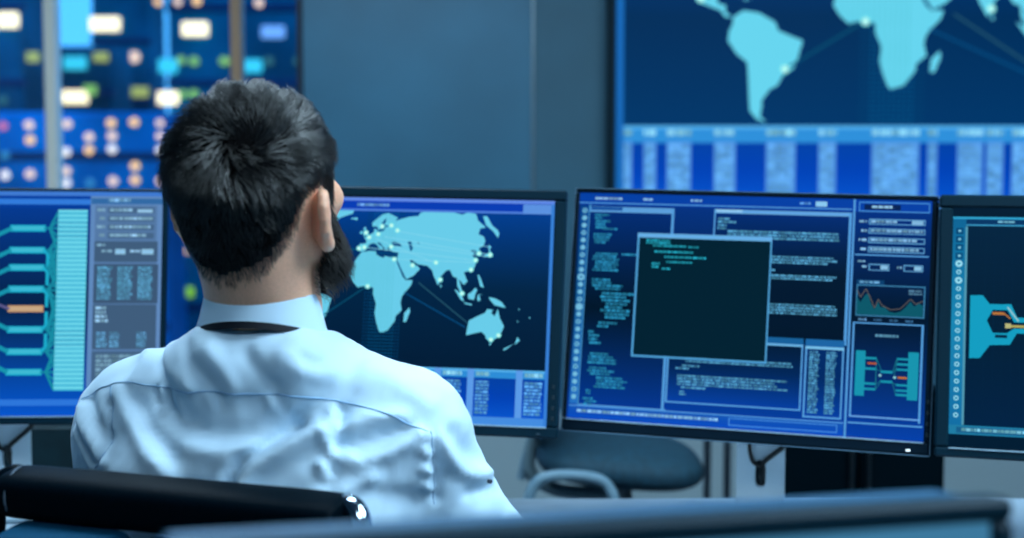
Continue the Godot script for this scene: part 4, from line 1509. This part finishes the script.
func make_shirt(t: Node3D, xf: Transform3D) -> void:
	for f in folds:
		var flat: Array = f[2]
		var pts := []
		for i in flat.size() / 2:
			pts.append(fold_px(flat[i * 2], flat[i * 2 + 1]))
		f[2] = pts
	var prims := [
		[Vector3(0, -0.20, -0.035), Vector3(0.168, 0.20, 0.118)],
		[Vector3(0, -0.42, -0.045), Vector3(0.158, 0.22, 0.122)],
		[Vector3(-0.05, -0.054, -0.020), SHOULDER[0], 0.051, 0.057],
		[Vector3(0.05, -0.058, -0.020), SHOULDER[1], 0.051, 0.060],
		[Vector3(-0.040, -0.030, 0.028), Vector3(0.040, -0.030, 0.028), 0.036, 0.036],
		[Vector3(-0.085, -0.15, 0.004), Vector3(-0.09, -0.26, 0.004), 0.065, 0.055],
		[Vector3(0.085, -0.15, 0.004), Vector3(0.09, -0.26, 0.004), 0.065, 0.055],
		[SHOULDER[0], ELBOW[0], 0.061, 0.052],
		[SHOULDER[1], ELBOW[1], 0.063, 0.054],
		[ELBOW[0], WRIST[0], 0.050, 0.036],
		[ELBOW[1], WRIST[1], 0.050, 0.036],
	]
	var net := nets(prims, 0.032, Vector3(-0.27, -0.66, -0.46), Vector3(0.34, 0.03, 0.13), 0.0046)
	var nrm := normals_of(net[0], net[1])
	var noise := FastNoiseLite.new()
	noise.seed = 11
	noise.frequency = 9.0
	noise.fractal_octaves = 2
	var fine := FastNoiseLite.new()
	fine.seed = 17
	fine.frequency = 26.0
	fine.fractal_octaves = 2
	var verts: PackedVector3Array = net[0]
	for i in verts.size():
		var p := verts[i]
		var back := smoothstep(-0.25, 0.35, nrm[i].z)
		var h := 0.0
		if back > 0.0 and p.y > -0.26:
			h += fold_height(p) * back * 1.3
		var limb := smoothstep(0.16, 0.22, absf(p.x)) + smoothstep(-0.20, -0.34, p.y)
		h += noise.get_noise_3d(p.x * 0.9 + p.y * 0.5, p.y * 1.1 - p.x * 0.6, p.z) * (0.0026 + 0.005 * minf(limb, 1.0)) + fine.get_noise_3d(p.x * 0.6 + p.y * 0.8, p.y * 0.7 - p.x * 1.4, p.z) * 0.0013
		verts[i] = p + nrm[i] * h
	nrm = normals_of(verts, net[1])
	net[0] = verts
	var soup := Soup.new()
	soup.add_net(net, nrm, xf)
	var cloth := noisy(Color(0.785, 0.892, 0.965), 0.05, 60.0, 0.75, 0.0, 44, 0.3)
	cloth.rim_enabled = true
	cloth.rim = 0.3
	var shirt := put("shirt", soup.mesh(), cloth, t)
	shirt.set_meta("label", "pale blue dress shirt with a back yoke")
	# seams: thin cords laid on the cloth
	var thread := mat(Color(0.54, 0.70, 0.83), 0.8)
	var lines := [
		["yoke_seam", [70, 404, 84, 395, 104, 389, 130, 386, 170, 385, 215, 385, 260, 386, 300, 388, 340, 393, 375, 401, 405, 411, 434, 424]],
		["armhole_seam", [110, 390, 113, 410, 112, 436, 106, 458, 98, 468]],
		["armhole_seam", [437, 424, 440, 445, 441, 470, 438, 500]],
	]
	for l in lines:
		var pts := []
		var flat: Array = l[1]
		var keys := []
		for i in flat.size() / 2:
			var q := fold_px(flat[i * 2], flat[i * 2 + 1])
			keys.append(Vector3(q.x, q.y, 0.16))
		for q in curve(keys, 6):
			var p: Vector3 = q
			var hit := false
			for s in 60:      # walk forward on to the cloth
				var d := field(p, prims, 0.032)
				if d < 0.0004:
					hit = true
					break
				p.z -= maxf(d * 0.8, 0.0004)
				if p.z < -0.15:
					break
			if not hit:
				continue
			var e := 0.002
			var g := Vector3(field(p + Vector3(e, 0, 0), prims, 0.032), field(p + Vector3(0, e, 0), prims, 0.032), field(p + Vector3(0, 0, e), prims, 0.032)) - Vector3.ONE * field(p, prims, 0.032)
			g = g.normalized()
			var h := fold_height(p) * 1.3 * smoothstep(-0.25, 0.35, g.z) + noise.get_noise_3d(p.x * 0.9 + p.y * 0.5, p.y * 1.1 - p.x * 0.6, p.z) * 0.0026 + fine.get_noise_3d(p.x * 0.6 + p.y * 0.8, p.y * 0.7 - p.x * 1.4, p.z) * 0.0013
			pts.append(xf * (p + g * (h + 0.0002)))
		if pts.size() > 2:
			var st := tool_()
			tube(st, pts, 0.0007, 6)
			part(l[0], st, thread, shirt)
	# cuffs
	for s in 2:
		var st := tool_()
		var d: Vector3 = (WRIST[s] - ELBOW[s]).normalized()
		var w: Vector3 = WRIST[s]
		tube(st, [xf * (w - d * 0.03), xf * (w - d * 0.028), xf * (w + d * 0.036), xf * (w + d * 0.038)], [0.036, 0.040, 0.038, 0.034], 24)
		part("cuff", st, cloth, shirt)
	# a small dark button at the outer sleeve fold
	var bst := tool_()
	var bp := xf * Vector3(0.2245, -0.150, -0.018)
	tube(bst, [bp, bp + Vector3(0.003, 0, 0.002)], 0.0022, 12)
	part("sleeve_button", bst, mat(Color(0.12, 0.16, 0.22), 0.4), shirt)


# a band round the neck: outer profile as [radius across, height], tipped down to the front
func neck_band(st: SurfaceTool, rings: Array, xf: Transform3D, centre: Vector3, depth_ratio: float, tip: float, a0 := 0.0, a1 := TAU, thick := 0.003) -> void:
	var n := 64
	var grid := []
	for r in rings:
		var row := []
		for i in n + 1:
			var a := a0 + (a1 - a0) * i / n
			var d := Vector3(sin(a), 0, cos(a) * depth_ratio)
			var p: Vector3 = centre + d * r[0] + Vector3(0, r[1] - tip * (1.0 - cos(a)) * 0.5, 0)
			row.append([p, Vector3(sin(a), 0.12, cos(a)).normalized()])
		grid.append(row)
	for j in rings.size() - 1:
		for i in n:
			var q := [grid[j][i], grid[j][i + 1], grid[j + 1][i + 1], grid[j + 1][i]]
			var p := []
			var m := []
			for e in q:
				p.append(xf * e[0])
				m.append((xf.basis * e[1]).normalized())
			smooth_quad(st, p[0], p[1], p[2], p[3], m[0], m[1], m[2], m[3])
			var o := []
			for k in 4:
				o.append(p[k] - m[k] * thick)
			smooth_quad(st, o[0], o[1], o[2], o[3], -m[0], -m[1], -m[2], -m[3])
			if j == 0:
				quad(st, p[0], p[1], o[1], o[0], Vector3.UP)
			if j == rings.size() - 2:
				quad(st, p[3], p[2], o[2], o[3], Vector3.DOWN)


func make_collar(t: Node3D, xf: Transform3D) -> void:
	var c := Vector3(0.0, 0.0155, -0.012)
	var cloth := noisy(Color(0.785, 0.892, 0.965), 0.04, 60.0, 0.72, 0.0, 45, 0.3)
	var st := tool_()
	neck_band(st, [[0.0535, 0.046], [0.0552, 0.0455], [0.0575, 0.030], [0.0615, 0.013], [0.0660, -0.0015], [0.0655, -0.0025]], xf, c, 1.02, 0.045, 0.0, TAU, 0.0022)
	var col := part("collar", st, cloth, t)
	col.set_meta("label", "turned-down pale blue shirt collar")
	st = tool_()
	neck_band(st, [[0.0600, 0.002], [0.0650, 0.000], [0.0668, -0.003], [0.0668, -0.0065], [0.062, -0.0085]], xf, c + Vector3(0, -0.001, 0.0), 1.02, 0.050, 0.0, TAU, 0.003)
	var tie := part("necktie", st, mat(Color(0.02, 0.035, 0.09), 0.6), t)
	tie.set_meta("label", "dark navy band showing under the collar")
	st = tool_()
	tube(st, [xf * Vector3(0, -0.045, -0.085), xf * Vector3(0, -0.10, -0.135), xf * Vector3(0, -0.22, -0.165), xf * Vector3(0, -0.38, -0.172)], [0.014, 0.018, 0.024, 0.03], 10)
	part("tie_blade", st, mat(Color(0.02, 0.035, 0.09), 0.6), tie)


func make_legs(t: Node3D, xf: Transform3D) -> void:
	var prims := []
	for s in [-1.0, 1.0]:
		prims.append([Vector3(s * 0.08, -0.585, -0.03), Vector3(s * 0.13, -0.575, -0.43), 0.088, 0.066])
		prims.append([Vector3(s * 0.13, -0.575, -0.43), Vector3(s * 0.13, -1.05, -0.40), 0.064, 0.048])
	prims.append([Vector3(-0.06, -0.55, -0.03), Vector3(0.06, -0.55, -0.03), 0.115, 0.115])
	var net := nets(prims, 0.03, Vector3(-0.24, -1.13, -0.53), Vector3(0.24, -0.38, 0.12), 0.012)
	var soup := Soup.new()
	soup.add_net(net, normals_of(net[0], net[1]), xf)
	var tr := put("trousers", soup.mesh(), noisy(Color(0.07, 0.09, 0.13), 0.2, 30.0, 0.85), t)
	tr.set_meta("label", "dark trousers")
	for s in [-1.0, 1.0]:
		var shoe := [[Vector3(s * 0.13, -1.095, -0.37), Vector3(s * 0.135, -1.10, -0.50), 0.046, 0.042], [Vector3(s * 0.135, -1.10, -0.50), Vector3(s * 0.14, -1.113, -0.59), 0.042, 0.030], [Vector3(s * 0.13, -1.06, -0.385), Vector3(s * 0.13, -1.09, -0.38), 0.042, 0.046]]
		net = nets(shoe, 0.02, Vector3(s * 0.13 - 0.08, -1.15, -0.65), Vector3(s * 0.13 + 0.08, -1.0, -0.30), 0.008)
		var v: PackedVector3Array = net[0]
		for i in v.size():
			v[i].y = maxf(v[i].y, -1.1448)
		net[0] = v
		soup = Soup.new()
		soup.add_net(net, normals_of(net[0], net[1]), xf)
		put("shoe", soup.mesh(), mat(Color(0.03, 0.03, 0.035), 0.35), t)


# chest and arms under the clothes, so that head, trunk and hands are one figure
func make_inner_body(soup: Soup, xf: Transform3D) -> void:
	var prims := [
		[Vector3(0, -0.20, -0.035), Vector3(0.14, 0.19, 0.095)],
		[Vector3(0, -0.42, -0.045), Vector3(0.13, 0.20, 0.095)],
		[Vector3(0, -0.02, -0.018), Vector3(0, -0.12, -0.018), 0.050, 0.060],
	]
	for s in 2:
		prims.append([Vector3(0.1 * (s - 0.5), -0.075, -0.02), SHOULDER[s], 0.036, 0.042])
		prims.append([SHOULDER[s], ELBOW[s], 0.044, 0.036])
		prims.append([ELBOW[s], WRIST[s], 0.036, 0.024])
		prims.append([WRIST[s], WRIST[s] + (WRIST[s] - ELBOW[s]).normalized() * 0.05 + Vector3(0, -0.012, 0), 0.024, 0.020])
	var net := nets(prims, 0.025, Vector3(-0.24, -0.64, -0.48), Vector3(0.32, 0.04, 0.10), 0.011)
	soup.add_net(net, normals_of(net[0], net[1]), xf)


func make_hands(soup: Soup, xf: Transform3D) -> void:
	# right hand laid flat, slightly curled, palm down; local: -z along the fingers, +x towards the little finger side
	var prims := [
		[Vector3(0, 0.004, 0.06), Vector3(0, 0, 0.0), 0.024, 0.024],
		[Vector3(-0.018, 0, -0.005), Vector3(-0.026, -0.001, -0.075), 0.018, 0.013],
		[Vector3(-0.004, 0.002, -0.005), Vector3(-0.006, 0.002, -0.08), 0.018, 0.0135],
		[Vector3(0.010, 0.001, -0.005), Vector3(0.013, 0.001, -0.077), 0.017, 0.013],
		[Vector3(0.020, -0.001, -0.005), Vector3(0.030, -0.002, -0.070), 0.016, 0.012],
	]
	var fingers := [[-0.028, 0.070, 0.0085], [-0.007, 0.080, 0.009], [0.014, 0.073, 0.0085], [0.033, 0.057, 0.0075]]
	for f in fingers:
		var x: float = f[0]
		var l: float = f[1]
		var r: float = f[2]
		var z0 := -0.076 + absf(x) * 0.15
		var a := Vector3(x, 0.001, z0)
		var b := Vector3(x * 1.12, 0.006, z0 - l * 0.45)
		var c := Vector3(x * 1.16, -0.002, z0 - l * 0.76)
		var d := Vector3(x * 1.17, -0.014, z0 - l)
		prims.append([a, b, r * 1.08, r])
		prims.append([b, c, r, r * 0.92])
		prims.append([c, d, r * 0.92, r * 0.8])
	prims.append([Vector3(-0.018, -0.003, -0.012), Vector3(-0.045, -0.008, -0.045), 0.014, 0.0115])
	prims.append([Vector3(-0.045, -0.008, -0.045), Vector3(-0.050, -0.013, -0.082), 0.0115, 0.009])
	var net := nets(prims, 0.007, Vector3(-0.075, -0.04, -0.18), Vector3(0.065, 0.04, 0.09), 0.0035)
	var nrm := normals_of(net[0], net[1])
	for s in 2:
		var dir: Vector3 = (WRIST[s] - ELBOW[s])
		dir.y = 0
		var yaw := atan2(-dir.x, -dir.z)
		var b := Basis(Vector3.UP, yaw) * Basis.from_scale(Vector3(1.0 if s == 1 else -1.0, 1, 1))
		soup.add_net(net, nrm, xf * Transform3D(b, WRIST[s] + dir.normalized() * 0.055 + Vector3(0, -0.018, 0)))


func sample_skull(dir: Vector3) -> float:
	var la := clampf((asin(clampf(dir.y, -1, 1)) / PI + 0.5) * LAT, 0, LAT - 0.001)
	var lo := (atan2(dir.x, dir.z) / TAU + 0.5) * LON
	var i := int(la)
	var j := int(lo) % LON
	var a: float = skull_r[i][j]
	var b: float = skull_r[i][(j + 1) % LON]
	var c: float = skull_r[i + 1][j]
	var d: float = skull_r[i + 1][(j + 1) % LON]
	var fx := lo - floorf(lo)
	return lerpf(lerpf(a, b, fx), lerpf(c, d, fx), la - i)


func scalp(dir: Vector3) -> Vector3:
	return SKULL_MID + dir * sample_skull(dir)


func scalp_normal(dir: Vector3) -> Vector3:
	var x := dir.cross(Vector3.UP if absf(dir.y) < 0.95 else Vector3.RIGHT).normalized()
	var y := dir.cross(x)
	var e := 0.06
	var n := (scalp((dir + x * e).normalized()) - scalp((dir - x * e).normalized())).cross(scalp((dir + y * e).normalized()) - scalp((dir - y * e).normalized())).normalized()
	return n if n.dot(dir) > 0 else -n


# hair growth at a scalp point: length in metres, 0 where the skin is bare
func hair_length(p: Vector3) -> float:
	var ear := Vector2(p.y + 0.030, p.z - 0.014)
	if absf(p.x) > 0.045 and (ear / Vector2(0.035, 0.026)).length() < 1.0:
		return 0.0
	var edge: float
	if p.z > 0.030:
		edge = lerpf(0.002, -0.040, smoothstep(0.030, 0.052, p.z))
		edge = lerpf(edge, -0.070, smoothstep(0.050, 0.068, p.z))
		edge = lerpf(edge, -0.086, smoothstep(0.066, 0.084, p.z))
	elif p.z > -0.006:
		edge = 0.004
	elif p.z > -0.030:
		edge = -0.045
	else:
		edge = lerpf(0.010, 0.058, smoothstep(-0.030, -0.075, p.z))
	edge += hair_edge.get_noise_3d(p.x, p.y, p.z) * 0.010
	if p.y < edge:
		return 0.0
	var near := smoothstep(0.0, 0.030, p.y - edge)
	var up := smoothstep(-0.01, 0.075, p.y)
	return lerpf(0.005, lerpf(0.010, 0.034, up), near)


func beard_length(p: Vector3) -> float:
	if p.z > 0.004 or p.y > -0.018:
		return 0.0
	var line := lerpf(-0.018, -0.052, smoothstep(-0.01, -0.075, p.z))
	if p.y > line or p.y < -0.106:
		return 0.0
	if p.y > -0.080 and p.y < -0.062 and absf(p.x) < 0.024 and p.z < -0.07:
		return 0.0
	return lerpf(0.005, 0.015, smoothstep(line, line - 0.04, p.y))


func make_head(soup: Soup, t: Node3D, head_xf: Transform3D, body_xf: Transform3D) -> void:
	var to_head := head_xf.inverse() * body_xf
	var neck_low := to_head * Vector3(0, -0.06, -0.018)
	var neck_in := to_head * Vector3(0, 0.02, -0.016)
	skull = [
		[SKULL_MID, Vector3(0.0685, 0.0800, 0.087)],
		[Vector3(0, -0.02, -0.036), Vector3(0, -0.070, -0.050), 0.0545, 0.044],
		[Vector3(0, -0.075, -0.062), Vector3(0, -0.100, -0.072), 0.036, 0.022],
		[Vector3(0.050, -0.055, -0.010), Vector3(0.020, -0.100, -0.068), 0.018, 0.018],
		[Vector3(-0.050, -0.055, -0.010), Vector3(-0.020, -0.100, -0.068), 0.018, 0.018],
		[Vector3(0.043, -0.020, -0.056), Vector3(0.036, -0.022, -0.066), 0.015, 0.014],
		[Vector3(-0.043, -0.020, -0.056), Vector3(-0.036, -0.022, -0.066), 0.015, 0.014],
		[Vector3(0, -0.03, 0.030), neck_in, 0.056, 0.054],
		[neck_in, neck_low, 0.054, 0.062],
	]
	for i in LAT + 1:
		var row := []
		var la := PI * (float(i) / LAT - 0.5)
		for j in LON:
			var lo := TAU * (float(j) / LON - 0.5)
			var d := Vector3(cos(la) * sin(lo), sin(la), cos(la) * cos(lo))
			var r := 0.17
			for s in 24:
				var e := field(SKULL_MID + d * r, skull, 0.022)
				r -= e * 0.8
				if absf(e) < 0.0004 or r < 0.02:
					break
			row.append(maxf(r, 0.02))
		skull_r.append(row)
	# face and ears
	var all := skull.duplicate()
	all.append([Vector3(0, 0.012, -0.086), Vector3(0, -0.028, -0.110), 0.0065, 0.0090])       # nose
	all.append([Vector3(0.010, -0.033, -0.100), Vector3(-0.010, -0.033, -0.100), 0.0075, 0.0075])
	all.append([Vector3(0.036, 0.021, -0.074), Vector3(0.008, 0.019, -0.085), 0.0085, 0.0085])    # brows
	all.append([Vector3(-0.036, 0.021, -0.074), Vector3(-0.008, 0.019, -0.085), 0.0085, 0.0085])
	all.append([Vector3(0.018, -0.064, -0.094), Vector3(-0.018, -0.064, -0.094), 0.006, 0.006])    # lips
	all.append([Vector3(0.015, -0.074, -0.093), Vector3(-0.015, -0.074, -0.093), 0.007, 0.007])
	var net := nets(all, 0.013, Vector3(-0.11, -0.22, -0.14), Vector3(0.11, 0.11, 0.13), 0.0045)
	soup.add_net(net, normals_of(net[0], net[1]), head_xf)
	for s in [-1.0, 1.0]:
		var c := Vector3(s * 0.0748, -0.029, 0.013)
		var up := Vector3(s * 0.10, 0.975, 0.18).normalized()
		var out := Vector3(s * 0.44, 0.0, 0.90)
		out = (out - up * out.dot(up)).normalized()
		var ear := []
		var ring := []
		for i in 13:
			var a := lerpf(-0.62 * PI, 1.12 * PI, i / 12.0)
			ring.append(c + up * (0.0265 * sin(a) + 0.002) + out * (0.0150 * cos(a) * (1.0 if sin(a) > -0.2 else 0.75)))
		for i in 12:
			ear.append([ring[i], ring[i + 1], 0.0042, 0.0042])
		ear.append([ring[0], c - up * 0.022 - out * 0.004, 0.0060, 0.0062])       # lobe
		for i in 5:      # the shell behind the rim, and its root in the head
			var h := -0.016 + 0.0085 * i
			ear.append([c + up * h - out * 0.013 - Vector3(s * 0.008, 0, 0), c + up * h + out * 0.0105, 0.0085, 0.0042])
		for i in 4:      # inner fold
			var a0 := lerpf(-0.4 * PI, 0.7 * PI, i / 4.0)
			var a1 := lerpf(-0.4 * PI, 0.7 * PI, (i + 1) / 4.0)
			ear.append([c + up * 0.017 * sin(a0) + out * 0.008 * cos(a0), c + up * 0.017 * sin(a1) + out * 0.008 * cos(a1), 0.003, 0.003])
		net = nets(ear, 0.006, c - Vector3(0.035, 0.05, 0.04), c + Vector3(0.035, 0.05, 0.04), 0.0024)
		soup.add_net(net, normals_of(net[0], net[1]), head_xf)
	# eyes
	for s in [-1.0, 1.0]:
		var st := tool_()
		cushion(st, Vector3(0.0130, 0.0085, 0.0110), head_xf * Transform3D(Basis(), Vector3(s * 0.0275, 0.001, -0.0745)), 1.0, 1.0, 20, 12)
		var eye := part("eye", st, mat(Color(0.92, 0.92, 0.9), 0.2), t)
		st = tool_()
		cushion(st, Vector3(0.0055, 0.0058, 0.002), head_xf * Transform3D(Basis(), Vector3(s * 0.0275, 0.001, -0.0848)), 1.0, 1.0, 16, 8)
		part("iris", st, mat(Color(0.10, 0.06, 0.04), 0.2), eye)
	hair_edge.seed = 8
	hair_edge.frequency = 90.0
	for s in [-1.0, 1.0]:
		var brow := tool_()
		tube(brow, curve([head_xf * Vector3(s * 0.011, 0.021, -0.0935), head_xf * Vector3(s * 0.026, 0.0250, -0.0885), head_xf * Vector3(s * 0.042, 0.020, -0.0770)]), 0.0026, 8)
		part("eyebrow", brow, mat(Color(0.08, 0.065, 0.06), 0.7), t)
	# hair: a dark under-layer following the scalp, then strands
	var whorl := (head_xf.basis.inverse() * Vector3(0.006, 0.040, 0.092)).normalized()
	var under := tool_()
	var n := 96
	var grid := []
	for i in n + 1:
		var row := []
		for j in n:
			var la := PI * (float(i) / n - 0.5)
			var lo := TAU * j / n
			var d := Vector3(cos(la) * sin(lo), sin(la), cos(la) * cos(lo))
			var p := scalp(d)
			var l := hair_length(p)
			var nn := scalp_normal(d)
			row.append([head_xf * (p + nn * hair_lift(p, l) * 0.55), (head_xf.basis * nn).normalized(), l > 0.0080])
		grid.append(row)
	for i in n:
		for j in n:
			var q := [grid[i][j], grid[i][(j + 1) % n], grid[i + 1][(j + 1) % n], grid[i + 1][j]]
			if q[0][2] and q[1][2] and q[2][2] and q[3][2]:
				smooth_quad(under, q[0][0], q[1][0], q[2][0], q[3][0], q[0][1], q[1][1], q[2][1], q[3][1])
	var hair_m := mat(Color(0.045, 0.043, 0.048), 0.31, 0.0, 0.75)
	var hair := part("hair", under, mat(Color(0.03, 0.028, 0.032), 0.9, 0.0, 0.1), t)
	hair.set_meta("label", "short black hair with a crown whorl")
	var noise := FastNoiseLite.new()
	noise.seed = 5
	noise.frequency = 38.0
	var st := Strands.new()
	var count := 26000
	for i in count:
		var y := 1.0 - 2.0 * (i + 0.5) / count
		var a := i * 2.39996323
		var d := Vector3(sqrt(1.0 - y * y) * cos(a), y, sqrt(1.0 - y * y) * sin(a))
		d = (d + Vector3(rng.randf_range(-1, 1), rng.randf_range(-1, 1), rng.randf_range(-1, 1)) * 0.012).normalized()
		var p := scalp(d)
		var l := hair_length(p)
		if l <= 0.0:
			continue
		if l < 0.010 and rng.randf() < 0.15:
			continue
		var nn := scalp_normal(d)
		var lift := hair_lift(p, l)
		var ang := acos(clampf(d.dot(whorl), -1, 1))
		var away := (d * d.dot(whorl) - whorl).normalized()
		var swirl := d.cross(away)
		var turn := 1.25 * exp(-ang / 0.55)
		var clump := Vector3(snappedf(p.x + 0.3 * p.y, 0.0085), snappedf(p.y + 0.2 * p.z, 0.0085), snappedf(p.z - 0.3 * p.x, 0.0085))
		var c1 := noise.get_noise_3d(clump.x, clump.y, clump.z)
		var c2 := noise.get_noise_3d(clump.x + 9.0, clump.y, clump.z)
		if ang < 0.30:
			turn += rng.randf_range(-0.7, 0.7) * (1.0 - ang / 0.30)
		turn += c1 * 1.1 + rng.randf_range(-0.16, 0.16)
		var flow := away * cos(turn) + swirl * sin(turn)
		flow += Vector3.DOWN * 1.1 * smoothstep(0.05, -0.03, p.y) + Vector3.FORWARD * 0.5 * smoothstep(0.05, 0.09, p.y)
		flow = (flow - nn * flow.dot(nn)).normalized()
		l *= rng.randf_range(0.75, 1.2) * lerpf(0.28, 1.0, smoothstep(0.0, 0.42, ang))
		lift *= 1.0 + c2 * 0.9 + rng.randf_range(-0.2, 0.15)
		var pts := PackedVector3Array()
		for k in 5:
			var s := k / 4.0
			var q := p + flow * l * s + nn * (lift * (1.0 - (1.0 - s) * (1.0 - s)) - l * l * s * s * 4.0)
			q += swirl * c1 * 0.004 * s * s
			pts.append(head_xf * q)
		st.add(pts, rng.randf_range(0.00045, 0.00075) if l > 0.012 else 0.00034)
	put("strands", st.mesh(), hair_m, hair).set_meta("kind", "stuff")
	# beard: a dark under-layer, then strands
	var chin := tool_()
	grid = []
	for i in n + 1:
		var row := []
		for j in n:
			var la := PI * (float(i) / n - 0.5)
			var lo := TAU * j / n
			var d := Vector3(cos(la) * sin(lo), sin(la), cos(la) * cos(lo))
			var p := scalp(d)
			var l := beard_length(p)
			var nn := scalp_normal(d)
			row.append([head_xf * (p + nn * l * 0.42), (head_xf.basis * nn).normalized(), l > 0.007])
		grid.append(row)
	for i in n:
		for j in n:
			var q := [grid[i][j], grid[i][(j + 1) % n], grid[i + 1][(j + 1) % n], grid[i + 1][j]]
			if q[0][2] and q[1][2] and q[2][2] and q[3][2]:
				smooth_quad(chin, q[0][0], q[1][0], q[2][0], q[3][0], q[0][1], q[1][1], q[2][1], q[3][1])
	st = Strands.new()
	var bm := mat(Color(0.10, 0.080, 0.070), 0.5)
	count = 34000
	for i in count:
		var y := 1.0 - 2.0 * (i + 0.5) / count
		var a := i * 2.39996323
		var d := Vector3(sqrt(1.0 - y * y) * cos(a), y, sqrt(1.0 - y * y) * sin(a))
		var p := scalp(d)
		var l := beard_length(p)
		if l <= 0.0:
			continue
		var nn := scalp_normal(d)
		l *= rng.randf_range(0.7, 1.3)
		var flow := (Vector3.DOWN + Vector3.FORWARD * 0.25 + Vector3(rng.randf_range(-1, 1), rng.randf_range(-1, 1), rng.randf_range(-1, 1)) * 0.5)
		flow = (flow - nn * flow.dot(nn)).normalized()
		var pts := PackedVector3Array()
		for k in 4:
			var s := k / 3.0
			pts.append(head_xf * (p + flow * l * s * 0.8 + nn * l * 0.75 * (1.0 - (1.0 - s) * (1.0 - s))))
		st.add(pts, 0.00042)
	var beard := part("beard", chin, mat(Color(0.06, 0.05, 0.048), 0.9, 0.0, 0.1), t)
	put("beard_strands", st.mesh(), bm, beard).set_meta("kind", "stuff")
	beard.set_meta("label", "full dark beard")


func hair_lift(p: Vector3, l: float) -> float:
	return lerpf(0.0012, 0.0115, smoothstep(0.004, 0.034, l))


class Strands:
	var v := PackedVector3Array()
	var n := PackedVector3Array()
	var i := PackedInt32Array()

	func add(pts: PackedVector3Array, r: float) -> void:
		var m := pts.size()
		var d := (pts[m - 1] - pts[0]).normalized()
		var x := d.cross(Vector3(0.31, 0.8, 0.52)).normalized()
		var y := d.cross(x)
		var side := [x, x * -0.5 + y * 0.866, x * -0.5 - y * 0.866]
		var first := v.size()
		for k in m:
			var w := r * (1.0 - 0.75 * k / (m - 1))
			for s in 3:
				v.append(pts[k] + side[s] * w)
				n.append(side[s])
		for k in m - 1:
			for s in 3:
				var a := first + k * 3 + s
				var b := first + k * 3 + (s + 1) % 3
				i.append_array(PackedInt32Array([a, b + 3, b, a, a + 3, b + 3]))

	func mesh() -> ArrayMesh:
		var arrays := []
		arrays.resize(Mesh.ARRAY_MAX)
		arrays[Mesh.ARRAY_VERTEX] = v
		arrays[Mesh.ARRAY_NORMAL] = n
		arrays[Mesh.ARRAY_INDEX] = i
		var made := ArrayMesh.new()
		made.add_surface_from_arrays(Mesh.PRIMITIVE_TRIANGLES, arrays)
		return made
